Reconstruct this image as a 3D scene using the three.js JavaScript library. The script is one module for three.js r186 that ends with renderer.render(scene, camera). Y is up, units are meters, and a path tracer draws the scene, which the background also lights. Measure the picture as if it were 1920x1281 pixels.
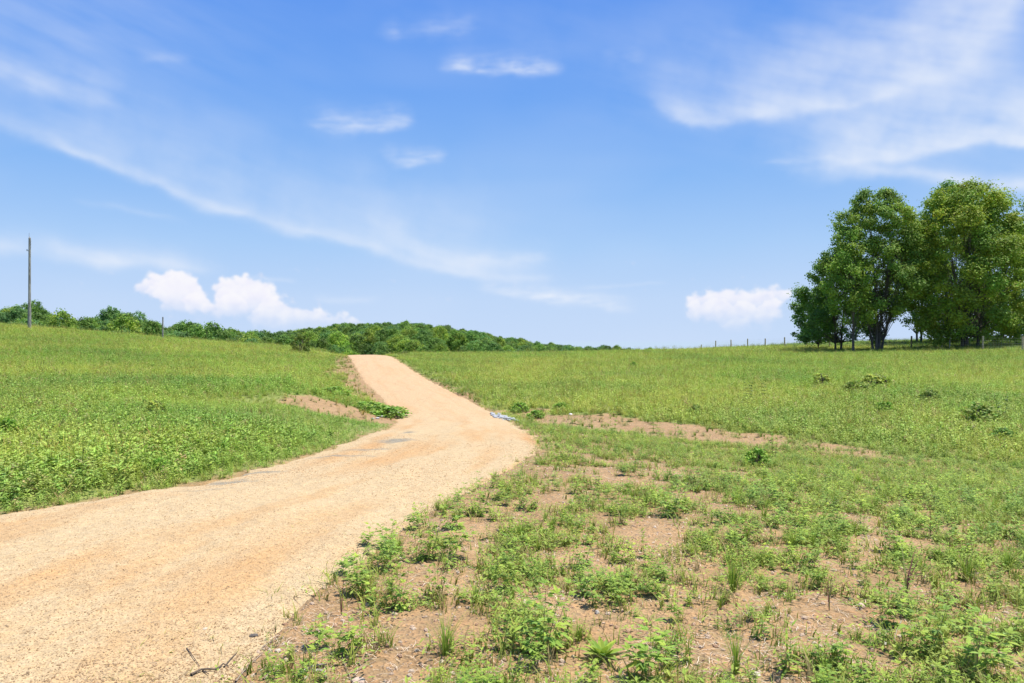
import * as THREE from 'three';
import { mergeGeometries } from 'three/addons/utils/BufferGeometryUtils.js';
import { ImprovedNoise } from 'three/addons/math/ImprovedNoise.js';

// ------------------------------------------------------------------ camera, sky, sun, exposure
const scene = new THREE.Scene();
const EYE = 1.6, F = 1438, CX = 960, CY = 640.5;           // focal length in pixels of the 1920 px wide photograph
const camera = new THREE.PerspectiveCamera(2 * Math.atan(CY / F) * 180 / Math.PI, 1920 / 1281, 0.1, 4000);
camera.position.set(0, EYE, 0);
camera.lookAt(0, EYE, -10);
const EXPOSURE = 1.55;
const renderer = new THREE.WebGLRenderer({ antialias: true });
renderer.setSize(1024, 683);
renderer.toneMapping = THREE.LinearToneMapping;
renderer.toneMappingExposure = EXPOSURE;
renderer.shadowMap.enabled = true;

const sun = new THREE.DirectionalLight(new THREE.Color().setRGB(1, 0.95, 0.87), 5);
sun.name = 'sun';
sun.position.set(36, 100, -4);
sun.target.position.set(0, 0, -40);
sun.position.add(sun.target.position);
sun.castShadow = true;
sun.shadow.mapSize.set(4096, 4096);
Object.assign(sun.shadow.camera, { left: -90, right: 90, top: 90, bottom: -90, near: 1, far: 300 });
sun.shadow.radius = 1;
scene.add(sun, sun.target);

const perlin = new ImprovedNoise();
const noise = (x, y, z = 0) => perlin.noise(x + 101.3, y + 57.7, z + 13.1);
function fbm(x, y, z = 0, oct = 4) { let s = 0, a = 0.5; for (let i = 0; i < oct; i++) { s += a * noise(x, y, z + i * 7.3); x *= 2.03; y *= 2.03; a *= 0.5; } return s; }
const clamp = (x, a = 0, b = 1) => Math.min(b, Math.max(a, x));
const sstep = (a, b, x) => { const t = clamp((x - a) / (b - a)); return t * t * (3 - 2 * t); };
const lerp = (a, b, t) => a + (b - a) * t;
function rng(seed) { let a = seed >>> 0; return () => { a = (a + 0x6D2B79F5) >>> 0; let t = a; t = Math.imul(t ^ (t >>> 15), t | 1); t ^= t + Math.imul(t ^ (t >>> 7), t | 61); return ((t ^ (t >>> 14)) >>> 0) / 4294967296; }; }

function makeSky() {
  const W = 4096, H = 2048, data = new Float32Array(W * H * 4);
  const U = 180 / Math.PI * 25.1;                               // angular unit: about one photo pixel
  const ang = ([px, py, ...r]) => { const az = Math.atan((px - CX) / F); return [az * U, Math.atan((CY - py) / F * Math.cos(az)) * U, ...r]; };
  // cirrus bands: polyline, softness below, softness above, veil height above, strengths
  const bands = [
    { p: [[-160, 150], [-60, 200], [0, 228], [100, 264], [200, 306], [300, 346], [400, 388], [500, 418], [600, 440], [700, 462], [800, 497], [900, 522], [1030, 524]], b: 10, a: 12, v: 140, I: 0.20, V: 0.25, f: 1 },
    { p: [[660, 418], [740, 440], [800, 466], [860, 488], [960, 496], [1040, 492]], b: 22, a: 16, v: 40, I: 0.30, V: 0.05, f: 1 },
    { p: [[-80, 100], [0, 135], [70, 158], [150, 172], [225, 184]], b: 14, a: 24, v: 60, I: 0.30, V: 0.10, f: 1 },
    { p: [[-120, 440], [0, 462], [110, 472], [200, 486], [300, 497], [420, 503]], b: 12, a: 16, v: 40, I: 0.42, V: 0.12, f: 1 },
    { p: [[140, 374], [250, 394], [350, 413]], b: 5, a: 5, v: 20, I: 0.13, V: 0.03, f: 0 },
    { p: [[440, 514], [500, 522], [560, 526]], b: 4, a: 5, v: 10, I: 0.22, V: 0, f: 0 },
    { p: [[580, 560], [650, 563], [720, 560]], b: 6, a: 6, v: 10, I: 0.16, V: 0, f: 0 },
    { p: [[1215, 176], [1255, 206], [1305, 231], [1345, 231], [1400, 217], [1500, 211], [1600, 194], [1690, 168], [1780, 128]], b: 11, a: 24, v: 70, I: 0.30, V: 0.26, f: 1 },
    { p: [[1690, 172], [1790, 122], [1850, 66], [1900, -20], [1930, -120]], b: 26, a: 30, v: 90, I: 0.12, V: 0.24, f: 1 },
    { p: [[1480, 318], [1560, 312], [1650, 296], [1760, 276], [1860, 266], [1960, 268], [2100, 262]], b: 9, a: 30, v: 90, I: 0.22, V: 0.50, f: 1 },
    { p: [[1440, 300], [1500, 302], [1560, 298]], b: 4, a: 4, v: 14, I: 0.16, V: 0.02, f: 0 },
    { p: [[1490, 334], [1570, 326], [1640, 316], [1700, 316], [1780, 330], [1850, 346], [1960, 350], [2100, 350]], b: 12, a: 12, v: 40, I: 0.40, V: 0.15, f: 1 },
    { p: [[880, 541], [960, 552], [1040, 556], [1100, 566], [1150, 578], [1190, 584]], b: 7, a: 14, v: 26, I: 0.34, V: 0.14, f: 1 },
    { p: [[1080, 541], [1150, 540], [1260, 537]], b: 3, a: 5, v: 10, I: 0.13, V: 0, f: 0 },
    { p: [[880, 486], [950, 490], [1030, 486]], b: 10, a: 10, v: 20, I: 0.16, V: 0.05, f: 1 },
    { p: [[920, 524], [1000, 526], [1050, 522]], b: 6, a: 6, v: 10, I: 0.22, V: 0, f: 0 },
    { p: [[835, 128], [880, 126], [930, 134], [990, 133], [1050, 122]], b: 9, a: 17, v: 30, I: 0.42, V: 0.16, f: 1 },
    { p: [[575, 226], [620, 238], [660, 246], [700, 238], [770, 224]], b: 10, a: 22, v: 30, I: 0.34, V: 0.10, f: 1 },
    { p: [[715, 282], [740, 306], [765, 304], [835, 292]], b: 9, a: 16, v: 20, I: 0.34, V: 0.06, f: 1 },
    { p: [[700, 48], [750, 62], [820, 54], [900, 46]], b: 12, a: 18, v: 20, I: 0.16, V: 0.05, f: 1 },
    { p: [[1130, 90], [1170, 104], [1200, 112]], b: 12, a: 14, v: 20, I: 0.12, V: 0, f: 1 },
    { p: [[250, 104], [300, 106], [360, 112]], b: 6, a: 8, v: 20, I: 0.1, V: 0.02, f: 0 },
  ].map((s) => ({ ...s, p: s.p.map(ang) }));
  const puffs = [
    [[266, 534, 16], [290, 532, 20], [320, 534, 24], [340, 538, 26], [352, 558, 30], [372, 574, 24], [402, 582, 16], [322, 556, 28], [296, 545, 16]],
    [[422, 542, 20], [442, 534, 18], [468, 540, 22], [492, 546, 22], [440, 562, 26], [478, 566, 30], [512, 584, 30], [548, 592, 28], [584, 592, 20], [606, 604, 24], [644, 604, 20], [676, 610, 14], [500, 604, 30], [430, 576, 22], [560, 612, 30]],
    [[1292, 568, 14], [1318, 564, 18], [1346, 564, 22], [1366, 556, 20], [1392, 566, 26], [1420, 562, 20], [1452, 552, 20], [1474, 556, 14], [1300, 588, 16], [1346, 588, 26], [1392, 596, 28], [1446, 584, 20], [1434, 600, 18], [1384, 614, 18], [1330, 594, 18]],
  ].map((c) => c.map(ang));
  const haze = [[1560, 120, 300, 90, 0.26], [1770, 60, 140, 110, 0.34], [1800, 230, 220, 60, 0.26], [1240, 150, 60, 40, 0.10], [1010, 40, 300, 60, 0.05]].map(([x, y, a, b, k]) => [...ang([x, y]), a, b, k]);
  const near = (p, x, y) => {
    let best = 1e9, sgn = 1, along = 0, total = 0, at = 0;
    for (let i = 1; i < p.length; i++) {
      const [ax, ay] = p[i - 1], [bx, by] = p[i], dx = bx - ax, dy = by - ay, L2 = dx * dx + dy * dy, L = Math.sqrt(L2);
      const t0 = ((x - ax) * dx + (y - ay) * dy) / L2, t = clamp(t0), ex = x - ax - dx * t, ey = y - ay - dy * t, q = ex * ex + ey * ey;
      if (q < best) { best = q; sgn = dx * (y - ay) - dy * (x - ax) >= 0 ? 1 : -1; at = along + (i === 1 ? Math.min(t0, 1) : i === p.length - 1 ? Math.max(t0, 0) : t) * L; }
      along += L;
    }
    total = along;
    return [Math.sqrt(best) * sgn, at, total];
  };
  // clear air by elevation in degrees
  const ramp = [[0, 0.575, 0.715, 0.945], [3, 0.53, 0.69, 0.945], [7, 0.40, 0.615, 0.94], [12, 0.255, 0.49, 0.915], [18, 0.165, 0.385, 0.89], [24, 0.12, 0.318, 0.86], [40, 0.075, 0.22, 0.70], [90, 0.05, 0.155, 0.56]];
  const clear = (el) => { let i = 1; while (i < ramp.length - 1 && ramp[i][0] < el) i++; const a = ramp[i - 1], b = ramp[i], t = clamp((el - a[0]) / (b[0] - a[0])); return [1, 2, 3].map((k) => lerp(a[k], b[k], t)); };
  for (let r = 0; r < H; r++) {
    const el = ((r + 0.5) / H - 0.5) * 180, base = clear(Math.max(el, 0));
    for (let c = 0; c < W; c++) {
      let [R, G, B] = base;
      if (el > -0.5) {
        let az = ((c + 0.5) / W - 0.25) * 360; if (az > 180) az -= 360;
        const X = az * 25.1, Y = el * 25.1;
        let D = 0;
        const inF = Math.abs(az) < 46 && el < 34;
        // thin generic veil, everywhere
        const az2 = az * Math.PI / 180;
        const vx = Math.cos(az2) * 6, vz = Math.sin(az2) * 6;
        const veil = fbm(vx * 0.8 + 0.5 * noise(vz, el * 0.1), el * 0.16, vz * 0.8, 3);
        const outside = inF ? Math.max(sstep(34, 44, Math.abs(az)), sstep(25, 33, el)) : 1;
        D += clamp(veil * 0.9 + 0.02) * (0.22 + 0.5 * outside) * (1 - 0.75 * sstep(20, 60, el));
        if (inF) {
          const wx = fbm(X * 0.008, Y * 0.02, 1.5, 5) * 30, wy = fbm(X * 0.010, Y * 0.016, 4.5, 5) * 19;
          const fib = fbm(X * 0.007, Y * 0.034 + X * 0.010, 8.8, 5), fib2 = fbm(X * 0.011 + 9, Y * 0.010, 2.2, 4);
          for (const s of bands) {
            const [dd, at, L] = near(s.p, X + wx, Y + wy);
            if (dd < -60 || dd > s.v * 4 + 60) continue;
            const endf = sstep(-s.v * 0.4, L * 0.22, at) * (1 - sstep(L * 0.8, L * 1.0 + s.v * 0.5, at));
            let k = dd < 0 ? (s.I + s.V) * Math.exp(-(dd * dd) / (s.b * s.b)) : s.I * Math.exp(-(dd * dd) / (s.a * s.a)) + s.V * Math.exp(-(dd * dd) / (s.v * s.v));
            if (s.v <= 30 && s.f) k *= clamp(0.85 + 1.1 * fbm(X * 0.016 + Y * 0.03, Y * 0.11 - X * 0.012, 14, 4) + 0.8 * fbm(X * 0.03, Y * 0.05, 3, 3), 0.15, 1.5);
            k *= 0.92 * endf * clamp(0.95 + fib * 0.55 + fib2 * 1.1, 0.1, 1.5);
            D = 1 - (1 - D) * (1 - clamp(k));
          }
          for (const [bx, by, rx, ry, k] of haze) D = 1 - (1 - D) * (1 - clamp(k * Math.exp(-(((X + wx * 1.5 - bx) / rx) ** 2 + ((Y + wy * 1.5 - by) / ry) ** 2)) * clamp(0.9 + fib * 0.8 + fib2 * 1.1, 0, 1.6)));
          D += 0.12 * Math.exp(-(((X + 820) / 300) ** 2 + ((Y - 520) / 90) ** 2)) * (1 + fib * 2);
        }
        D = clamp(D, 0, 0.95);
        const w = [0.83, 0.885, 0.985];
        R = lerp(R, w[0], D); G = lerp(G, w[1], D); B = lerp(B, w[2], D);
        if (inF && el < 6) {
          const qx = X + 22 * fbm(X * 0.03, Y * 0.03, 21, 6), qy = Y + 20 * fbm(X * 0.03 + 40, Y * 0.03, 33, 6);
          puffs.forEach((cl, ci) => {
            let f = 0, low = -9;
            for (const [cx, cy, rr] of cl) { const g = Math.exp(-((qx - cx) ** 2 + ((qy - cy) * 1.12) ** 2) / (rr * rr) * 1.15); f += g; low = Math.max(low, g > 0.2 ? (Y - cy) / rr : -9); }
            const grain = fbm(X * 0.05, Y * 0.06, 55 + ci, 4);
            let a = sstep(0.34, 0.98, f + grain * 1.1) * (ci === 2 ? 0.86 : 0.95);
            a *= lerp(ci === 2 ? 0.5 : 0.55, 1, sstep(-0.9, 0.55, low)) * sstep(4, 80, Y + 18 * grain);
            const lit = clamp(0.955 + 0.035 * low + grain * 0.10, 0.86, 1.0);
            R = lerp(R, 0.965 * lit, a); G = lerp(G, 0.95 * lit, a); B = lerp(B, 0.99 * Math.min(1, lit + 0.06), a);
          });
        }
      }
      const o = (r * W + c) * 4;
      data[o] = R / EXPOSURE; data[o + 1] = G / EXPOSURE; data[o + 2] = B / EXPOSURE; data[o + 3] = 1;
    }
  }
  const t = new THREE.DataTexture(data, W, H, THREE.RGBAFormat, THREE.FloatType);
  t.mapping = THREE.EquirectangularReflectionMapping; t.magFilter = THREE.LinearFilter; t.minFilter = THREE.LinearFilter; t.needsUpdate = true;
  return t;
}
scene.background = makeSky();
scene.environment = scene.background;

// ------------------------------------------------------------------ naming helpers
const taken = new Map();
function numbered(name) { const n = taken.get(name) ?? 0; taken.set(name, n + 1); return n ? `${name}_${String(n).padStart(3, '0')}` : name; }
const shade = (o) => { o.traverse((m) => { if (m.isMesh) { m.castShadow = true; m.receiveShadow = true; } }); return o; };
function mesh(name, geo, mat, parent) { const m = new THREE.Mesh(geo, mat); m.name = name; m.castShadow = m.receiveShadow = true; (parent ?? scene).add(m); return m; }
function thing(name, label, category, group) { const g = new THREE.Group(); g.name = numbered(name); g.userData = { label, category }; if (group) g.userData.group = group; scene.add(g); return g; }
function structure(name, geo, mat, label) { const m = mesh(numbered(name), geo, mat); m.userData.kind = 'structure'; if (label) m.userData.label = label; return m; }
function cloneThing(src, name, label, category, group) { const c = src.clone(); c.name = numbered(name); c.userData = { label, category }; if (group) c.userData.group = group; scene.add(c); return c; }

// ------------------------------------------------------------------ the lie of the land (x right, d metres ahead of the camera, camera at 0,0)
function table(rows) {                                          // smooth curve through [at, value]
  const n = rows.length, m = rows.map((r, i) => { const a = rows[Math.max(i - 1, 0)], b = rows[Math.min(i + 1, n - 1)]; return (b[1] - a[1]) / (b[0] - a[0] || 1); });
  return (x) => {
    if (x <= rows[0][0]) return rows[0][1]; if (x >= rows[n - 1][0]) return rows[n - 1][1];
    let i = 1; while (rows[i][0] < x) i++;
    const [a, ya] = rows[i - 1], [b, yb] = rows[i], w = b - a, t = (x - a) / w, t2 = t * t, t3 = t2 * t;
    return ya * (2 * t3 - 3 * t2 + 1) + m[i - 1] * w * (t3 - 2 * t2 + t) + yb * (3 * t2 - 2 * t3) + m[i] * w * (t3 - t2);
  };
}
const roadH = table([[-400, 0], [-10, 0], [0, 0], [6, -0.03], [9, -0.10], [13, -0.25], [17, -0.46], [21, -0.74], [26, -1.0], [34, -0.87], [43, -0.58], [50, -0.16], [59, 0.17], [67, 0.30], [75, 0.18], [90, -1.2], [130, -6]]);
const roadR = table([[-30, -1.2], [0, -1.5], [3.6, -1.42], [5.6, -1.3], [9.2, -0.46], [11.5, 0.05], [13.4, 0.36], [16, 0.36], [19, 0.2], [26, -0.45], [34, -2.36], [43, -4.8], [50, -6.8], [68, -11.1], [90, -17]]);
const roadL = table([[-30, -5.2], [0, -5.5], [3.6, -5.35], [7.1, -4.78], [8.4, -4.1], [9.4, -3.55], [12.6, -3.06], [16.8, -3.05], [20, -3.1], [25, -3.65], [33, -5.4], [42, -7.9], [50, -10], [68, -14.4], [90, -20.5]]);
const swaleD = (x) => x > 0 ? Math.max(7, 25 - x * 1.06) : 25;
const crestR = table([[-20, 0.1], [-12, 0.05], [3, 0.1], [17, 0.4], [25, 0.5], [32, 0.62], [40, 0.85], [50, 1.25], [70, 1.7], [200, 2.4]]);
const crestL = table([[-200, 8.4], [-70, 4.6], [-50, 3.1], [-34, 1.75], [-25, 1.05], [-20, 0.65], [-16, 0.15], [-11, 0.0], [-5, 0.0]]);
// far wooded ridge: tree top line (photo pixel rows) and its distance
const skyTop = table([[-400, 540], [-150, 560], [0, 566], [60, 560], [100, 578], [150, 592], [210, 574], [250, 580], [300, 597], [350, 599], [400, 604], [450, 616], [500, 621], [545, 620], [600, 613], [650, 606], [700, 607], [750, 605], [800, 607], [850, 614], [900, 622], [950, 632], [1000, 637], [1050, 645], [1100, 646], [1200, 651], [1300, 655], [2400, 655]]);
const ridgeD = table([[-400, 205], [0, 215], [350, 230], [440, 300], [540, 480], [620, 560], [3000, 560]]);
const WOODH = 10;
function farH(x, d) {
  const px = CX + F * x / d, D = ridgeD(px), top = EYE + (CY - skyTop(px)) / F * D - WOODH;
  const t = (d - 125) / (D - 125), v = Math.min(-8, top - 6);
  if (t <= 0) return v;
  return t < 1 ? lerp(v, top, t * t * (3 - 2 * t) * 0.5 + t * 0.5) : top - (d - D) * 0.05;
}
function side(x, d) { const l = roadL(d), r = roadR(d); return x < l ? x - l : x > r ? x - r : 0; }   // metres off the road, left negative
function baseH(x, d) {
  const off = side(x, d), hr = roadH(d);
  let h = hr;
  if (off < 0) {
    const t = clamp((d - 7) / 66), e = d < 73 ? t * 0.55 + 0.45 * t * t * (3 - 2 * t) : 1 - ((d - 73) / 36) ** 2;
    const hl = crestL(x) * e - 0.34 * Math.exp(-(((x + 5.4) / 2.6) ** 2 + ((d - 21.8) / 2.2) ** 2)) + 0.10 * Math.exp(-(((x + 6.5) / 2.6) ** 2 + ((d - 28.5) / 2.5) ** 2));
    h = lerp(hr, hl, sstep(0, lerp(2.5, 4.6, sstep(12, 30, d)), -off));
  } else if (off > 0) {
    const s = swaleD(x);
    let hh;
    if (d < s) hh = -0.85 * sstep(0.12, 1, d / s);
    else { const t = clamp((d - s) / (104 - s)); hh = lerp(-0.85, crestR(x), 0.55 * t + 0.45 * Math.sin(t * Math.PI / 2)); if (d > 104) hh -= 0.0009 * (d - 104) ** 1.75 * (1 - 0.75 * sstep(36, 60, x)); }
    h = lerp(hr, hh, sstep(0, 4.5, off));
  }
  const b = sstep(100, 155, d - 34 * sstep(14, 40, x));
  return b > 0 ? lerp(h, farH(x, Math.max(d, 100)), b) : h;
}
function groundH(x, d) {
  const off = Math.abs(side(x, d)), rough = sstep(0, 0.7, off) * (1 - sstep(120, 200, d));
  return baseH(x, d) + rough * (0.045 * noise(x * 0.8, d * 0.8) + 0.02 * noise(x * 2.7, d * 2.7, 5) + 0.01 * noise(x * 9, d * 9, 2)) - 0.07 * (1 - sstep(0, 0.12, off));
}
function gnd(px, py) {                                          // where the line of sight through a photo pixel meets the land
  for (let d = 2; d < 600; d *= 1.004) { const x = (px - CX) / F * d; if (EYE - (py - CY) / F * d <= baseH(x, d)) return [x, d]; }
  return [(px - CX) / F * 110, 110];
}
// bare soil: 0 none .. 1 bare
const barePatches = [[1290, 1090, 0.55, 0.5], [1200, 1160, 0.5, 0.4], [1480, 1165, 0.5, 0.45], [1420, 1105, 0.4, 0.4], [1060, 1130, 0.22, 0.3], [860, 1180, 0.4, 0.3], [700, 1235, 0.55, 0.35], [500, 1240, 0.9, 0.6], [600, 1180, 0.5, 0.35], [1250, 1010, 0.45, 0.5], [1540, 1060, 0.35, 0.4],
  [1360, 1000, 0.5, 0.35], [1650, 1165, 0.3, 0.3], [1100, 880, 0.5, 0.8], [1200, 905, 0.5, 0.6], [1010, 950, 0.35, 0.6], [1380, 960, 0.5, 0.45], [1260, 930, 0.4, 0.6], [1130, 1210, 0.3, 0.16], [930, 1250, 0.6, 0.16], [1560, 1230, 0.3, 0.2], [880, 1080, 0.18, 0.3], [1180, 870, 0.7, 0.7]].map(([px, py, rx, rd]) => [...gnd(px, py), rx, rd]);
function bareness(x, d) {
  const off = side(x, d), n = fbm(x * 0.9, d * 0.9, 3, 3), n2 = fbm(x * 0.35, d * 0.35, 9, 3);
  let b = 0;
  if (off > 0) {
    const s = swaleD(x), w = lerp(3.3, 1.0, sstep(1, 8.5, x));
    b = Math.max(b, (1 - sstep(0.7, 1.15, Math.abs(d - s - 0.6 + n2 * 2.4) / w + n * 0.9)) * (1 - sstep(5.5, 9.5, x + n * 4)) * sstep(0.3, 1.4, off));
    if (d > 27 && d < 66) b = Math.max(b, (1 - sstep(0.3, 1.5, off + n * 2.4)) * clamp(0.6 + n2 * 3));
    if (d < s) {
      let k = 0; for (const [bx, bd, rx, rd] of barePatches) k = Math.max(k, 1 - sstep(0.55, 1.25, Math.hypot((x - bx) / rx, (d - bd) / rd) + n * 0.8));
      const nn = fbm(x * 1.9, d * 1.7, 17, 3);
      b = Math.max(b, clamp(k * (0.88 + nn * 1.5)));
      b = Math.max(b, clamp(0.60 - 0.04 * (d - 6) - 0.05 * Math.max(0, x - 1.5) + nn * 1.9 + n2 * 0.6));
    }
  } else if (off < 0) {
    b = Math.max(b, 1 - sstep(0.65, 1.1, Math.hypot((x + 5.2) / 2.1, (d - 24.4) / 3.0) + n * 0.6));
    if (d > 31 && d < 68) b = Math.max(b, (1 - sstep(0.3, 1, -off / lerp(2.7, 2.4, sstep(34, 60, d)) + n * 1.6)));
  }
  return clamp(b);
}

// ------------------------------------------------------------------ computed textures
function tileTexture(size, f, srgb = false) {
  const data = new Uint8Array(size * size * 4);
  for (let y = 0; y < size; y++) for (let x = 0; x < size; x++) { const c = f(x / size, y / size, x, y), o = (y * size + x) * 4; for (let k = 0; k < 3; k++) data[o + k] = clamp(c[k]) * 255; data[o + 3] = 255; }
  const t = new THREE.DataTexture(data, size, size); t.wrapS = t.wrapT = THREE.RepeatWrapping; t.magFilter = THREE.LinearFilter; t.minFilter = THREE.LinearMipmapLinearFilter; t.generateMipmaps = true; if (srgb) t.colorSpace = THREE.SRGBColorSpace; t.needsUpdate = true;
  return t;
}
function lattice(seed) {                                        // tileable value noise
  const r = rng(seed), N = 256, v = new Float32Array(N * N).map(() => r());
  return (x, y, p) => { x *= p; y *= p; const i = Math.floor(x), j = Math.floor(y), fx = x - i, fy = y - j, sx = fx * fx * (3 - 2 * fx), sy = fy * fy * (3 - 2 * fy), at = (a, b) => v[((b % p) % N) * N + ((a % p) % N)]; return lerp(lerp(at(i, j), at(i + 1, j), sx), lerp(at(i, j + 1), at(i + 1, j + 1), sx), sy); };
}
const L1 = lattice(11), L2 = lattice(23), L3 = lattice(37);
const gritTex = tileTexture(1024, (u, v) => {                   // crushed stone and sand grains
  const a = L1(u, v, 160), b = L2(u, v, 70), c = L3(u, v, 24), e = L2(u, v, 250);
  const g = 0.775 + 0.28 * (a - 0.5) + 0.17 * (b - 0.5) + 0.13 * (c - 0.5) + 0.22 * (e - 0.5), dark = a < 0.11 ? 0.76 : 1, warm = (L1(u, v, 40) - 0.5) * 0.10 + (e > 0.86 ? 0.06 : 0);
  return [g * dark, g * dark * (1 - warm * 0.6), g * dark * (1 - warm * 1.6)];
});
const gritBump = tileTexture(1024, (u, v) => { const g = 0.5 * L1(u, v, 160) + 0.3 * L2(u, v, 70) + 0.2 * L2(u, v, 250); return [g, g, g]; });
const soilTex = tileTexture(1024, (u, v) => {                   // crumbly clay with pale chips
  const a = L2(u, v, 120), b = L3(u, v, 44), c = L1(u, v, 14), e = L3(u, v, 230);
  const g = 0.74 + 0.26 * (a - 0.5) + 0.26 * (b - 0.5) + 0.16 * (c - 0.5) + 0.14 * (e - 0.5), chip = e > 0.9 ? 1.25 : 1, w = (b - 0.5) * 0.14;
  return [g * chip, g * chip * (1 - w) * (chip > 1 ? 1.08 : 1), g * chip * (1 - 1.6 * w) * (chip > 1 ? 1.2 : 1)];
});
const soilBump = tileTexture(1024, (u, v) => { const g = 0.4 * L2(u, v, 120) + 0.45 * L3(u, v, 44) + 0.15 * L3(u, v, 230); return [g, g, g]; });
const barkTex = tileTexture(256, (u, v) => { const g = 0.55 + 0.5 * (L1(u, v * 0.25, 32) - 0.5) + 0.25 * (L2(u, v, 60) - 0.5); return [g, g, g]; });

// ------------------------------------------------------------------ ground sheet
const groundMat = new THREE.MeshStandardMaterial({ color: 0xffffff, vertexColors: true, map: soilTex, bumpMap: soilBump, bumpScale: 0.03, roughness: 0.97 });
{
  const rows = [];
  for (let d = -400; d < -12; d *= 0.72) rows.push(d);
  for (let d = -9; d < 2; d += 1.5) rows.push(d);
  for (let d = 2; d < 7; d += 0.055) rows.push(d);
  for (let d = 7; d < 130; d *= 1.0095) rows.push(d);
  for (let d = 130; d < 1500; d *= 1.035) rows.push(d);
  const cols = [], N = 340;
  for (let i = 0; i <= N; i++) { const u = (i / N) * 2 - 1; cols.push(0.62 * u + 1.9 * u ** 7); }
  const pos = [], uv = [], col = [], idx = [];
  for (const d of rows) for (const u of cols) {
    const x = u * (Math.abs(d) * 1.12 + 3), y = groundH(x, d), b = bareness(x, d), n = fbm(x * 0.5, d * 0.5, 2, 3), n1 = noise(x * 3, d * 3, 6);
    pos.push(x, y, -d); uv.push(x / 1.7, d / 1.7);
    const weedy = side(x, d) > 0 && d < swaleD(x);
    const soil = [0.405 + 0.08 * n, 0.25 + 0.05 * n, 0.112 + 0.02 * n], turf = weedy ? [0.38, 0.235, 0.105] : [0.27, 0.31, 0.075];
    const pale = clamp(0.5 + n1 * 0.8 + n) * 0.18;
    const t = weedy ? clamp(b * 1.3) : Math.max(sstep(0.25, 0.75, b), 0.9 * (1 - sstep(0.1, 0.55, Math.abs(side(x, d)) + 0.3 * n1)));
    for (let k = 0; k < 3; k++) col.push(lerp(turf[k], lerp(soil[k], [0.55, 0.41, 0.24][k], pale), t));
  }
  const w = cols.length;
  for (let j = 0; j < rows.length - 1; j++) for (let i = 0; i < w - 1; i++) { const a = j * w + i; idx.push(a, a + 1, a + w, a + 1, a + w + 1, a + w); }
  const g = new THREE.BufferGeometry();
  g.setAttribute('position', new THREE.Float32BufferAttribute(pos, 3)); g.setAttribute('uv', new THREE.Float32BufferAttribute(uv, 2)); g.setAttribute('color', new THREE.Float32BufferAttribute(col, 3)); g.setIndex(idx); g.computeVertexNormals();
  structure('ground', g, groundMat, 'reddish clay ground under the meadow, bare in patches beside the gravel road');
}
// ------------------------------------------------------------------ gravel road
const roadY = (x, d) => { const l = roadL(d), r = roadR(d), q = (x - (l + r) / 2) / ((r - l) / 2), off = Math.abs(side(x, d)) + 0.16 * noise(x * 1.7, d * 1.7, 31) + 0.08 * noise(x * 5, d * 5, 37); return roadH(d) + 0.05 * (1 - Math.min(q * q, 1)) + 0.012 - 0.10 * sstep(0, 0.42, off) - 0.0 + 0.03 * noise(x * 1.4, d * 0.5, 4) + 0.014 * noise(x * 4, d * 1.6, 8) + 0.006 * noise(x * 12, d * 9, 1); };
const roadMat = new THREE.MeshStandardMaterial({ vertexColors: true, map: gritTex, bumpMap: gritBump, bumpScale: 0.010, roughness: 0.95 });
{
  const rows = [];
  for (let d = -8; d < 3; d += 0.5) rows.push(d);
  for (let d = 3; d < 7; d += 0.06) rows.push(d);
  for (let d = 7; d < 92; d *= 1.008) rows.push(d);
  const pos = [], uv = [], col = [], idx = [], N = 90;
  const grey = [[742, 832, 0.45, 0.5], [430, 908, 0.3, 0.22], [690, 848, 0.5, 0.18], [640, 862, 0.5, 0.12], [380, 925, 0.5, 0.06], [770, 815, 0.2, 0.3], [480, 890, 0.6, 0.07]].map(([px, py, a, b]) => [...gnd(px, py), a, b]);
  for (const d of rows) {
    const e = 0.55, l = roadL(d) - e, r = roadR(d) + e;
    for (let i = 0; i <= N; i++) {
      const x = lerp(l, r, i / N), q = i / N;
      pos.push(x, roadY(x, d), -d); uv.push(x / 1.3, d / 1.3);
      const streak = fbm(q * 9 + 0.3 * noise(d * 0.4, 3), d * 0.16, 7, 4), patch = fbm(x * 0.55, d * 0.4, 12, 4), fine = noise(x * 5, d * 3, 15);
      const rut = 0.16 * (Math.exp(-(((q - 0.33 + 0.03 * noise(d * 0.3, 1)) / 0.07) ** 2)) + Math.exp(-(((q - 0.68 + 0.03 * noise(d * 0.3, 9)) / 0.07) ** 2)));
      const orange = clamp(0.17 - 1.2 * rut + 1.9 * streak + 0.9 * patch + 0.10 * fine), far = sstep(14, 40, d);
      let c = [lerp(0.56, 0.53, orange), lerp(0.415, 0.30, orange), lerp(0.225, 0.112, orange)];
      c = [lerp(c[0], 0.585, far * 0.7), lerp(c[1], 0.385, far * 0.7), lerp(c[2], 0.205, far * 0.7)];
      let g = 0; for (const [gx, gd, a, b] of grey) g = Math.max(g, 1 - sstep(0.3, 1.1, Math.hypot((x - gx) / a, (d - gd) / b) + 1.2 * fbm(x * 4, d * 4, 6, 3)));
      c = c.map((v, k) => lerp(v, [0.25, 0.235, 0.18][k], g * 0.85));
      col.push(...c);
    }
  }
  const w = N + 1;
  for (let j = 0; j < rows.length - 1; j++) for (let i = 0; i < N; i++) { const a = j * w + i; idx.push(a, a + 1, a + w, a + 1, a + w + 1, a + w); }
  const g = new THREE.BufferGeometry();
  g.setAttribute('position', new THREE.Float32BufferAttribute(pos, 3)); g.setAttribute('uv', new THREE.Float32BufferAttribute(uv, 2)); g.setAttribute('color', new THREE.Float32BufferAttribute(col, 3)); g.setIndex(idx); g.computeVertexNormals();
  structure('gravel_road', g, roadMat, 'pale orange gravel road curving up over the rise');
}

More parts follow.
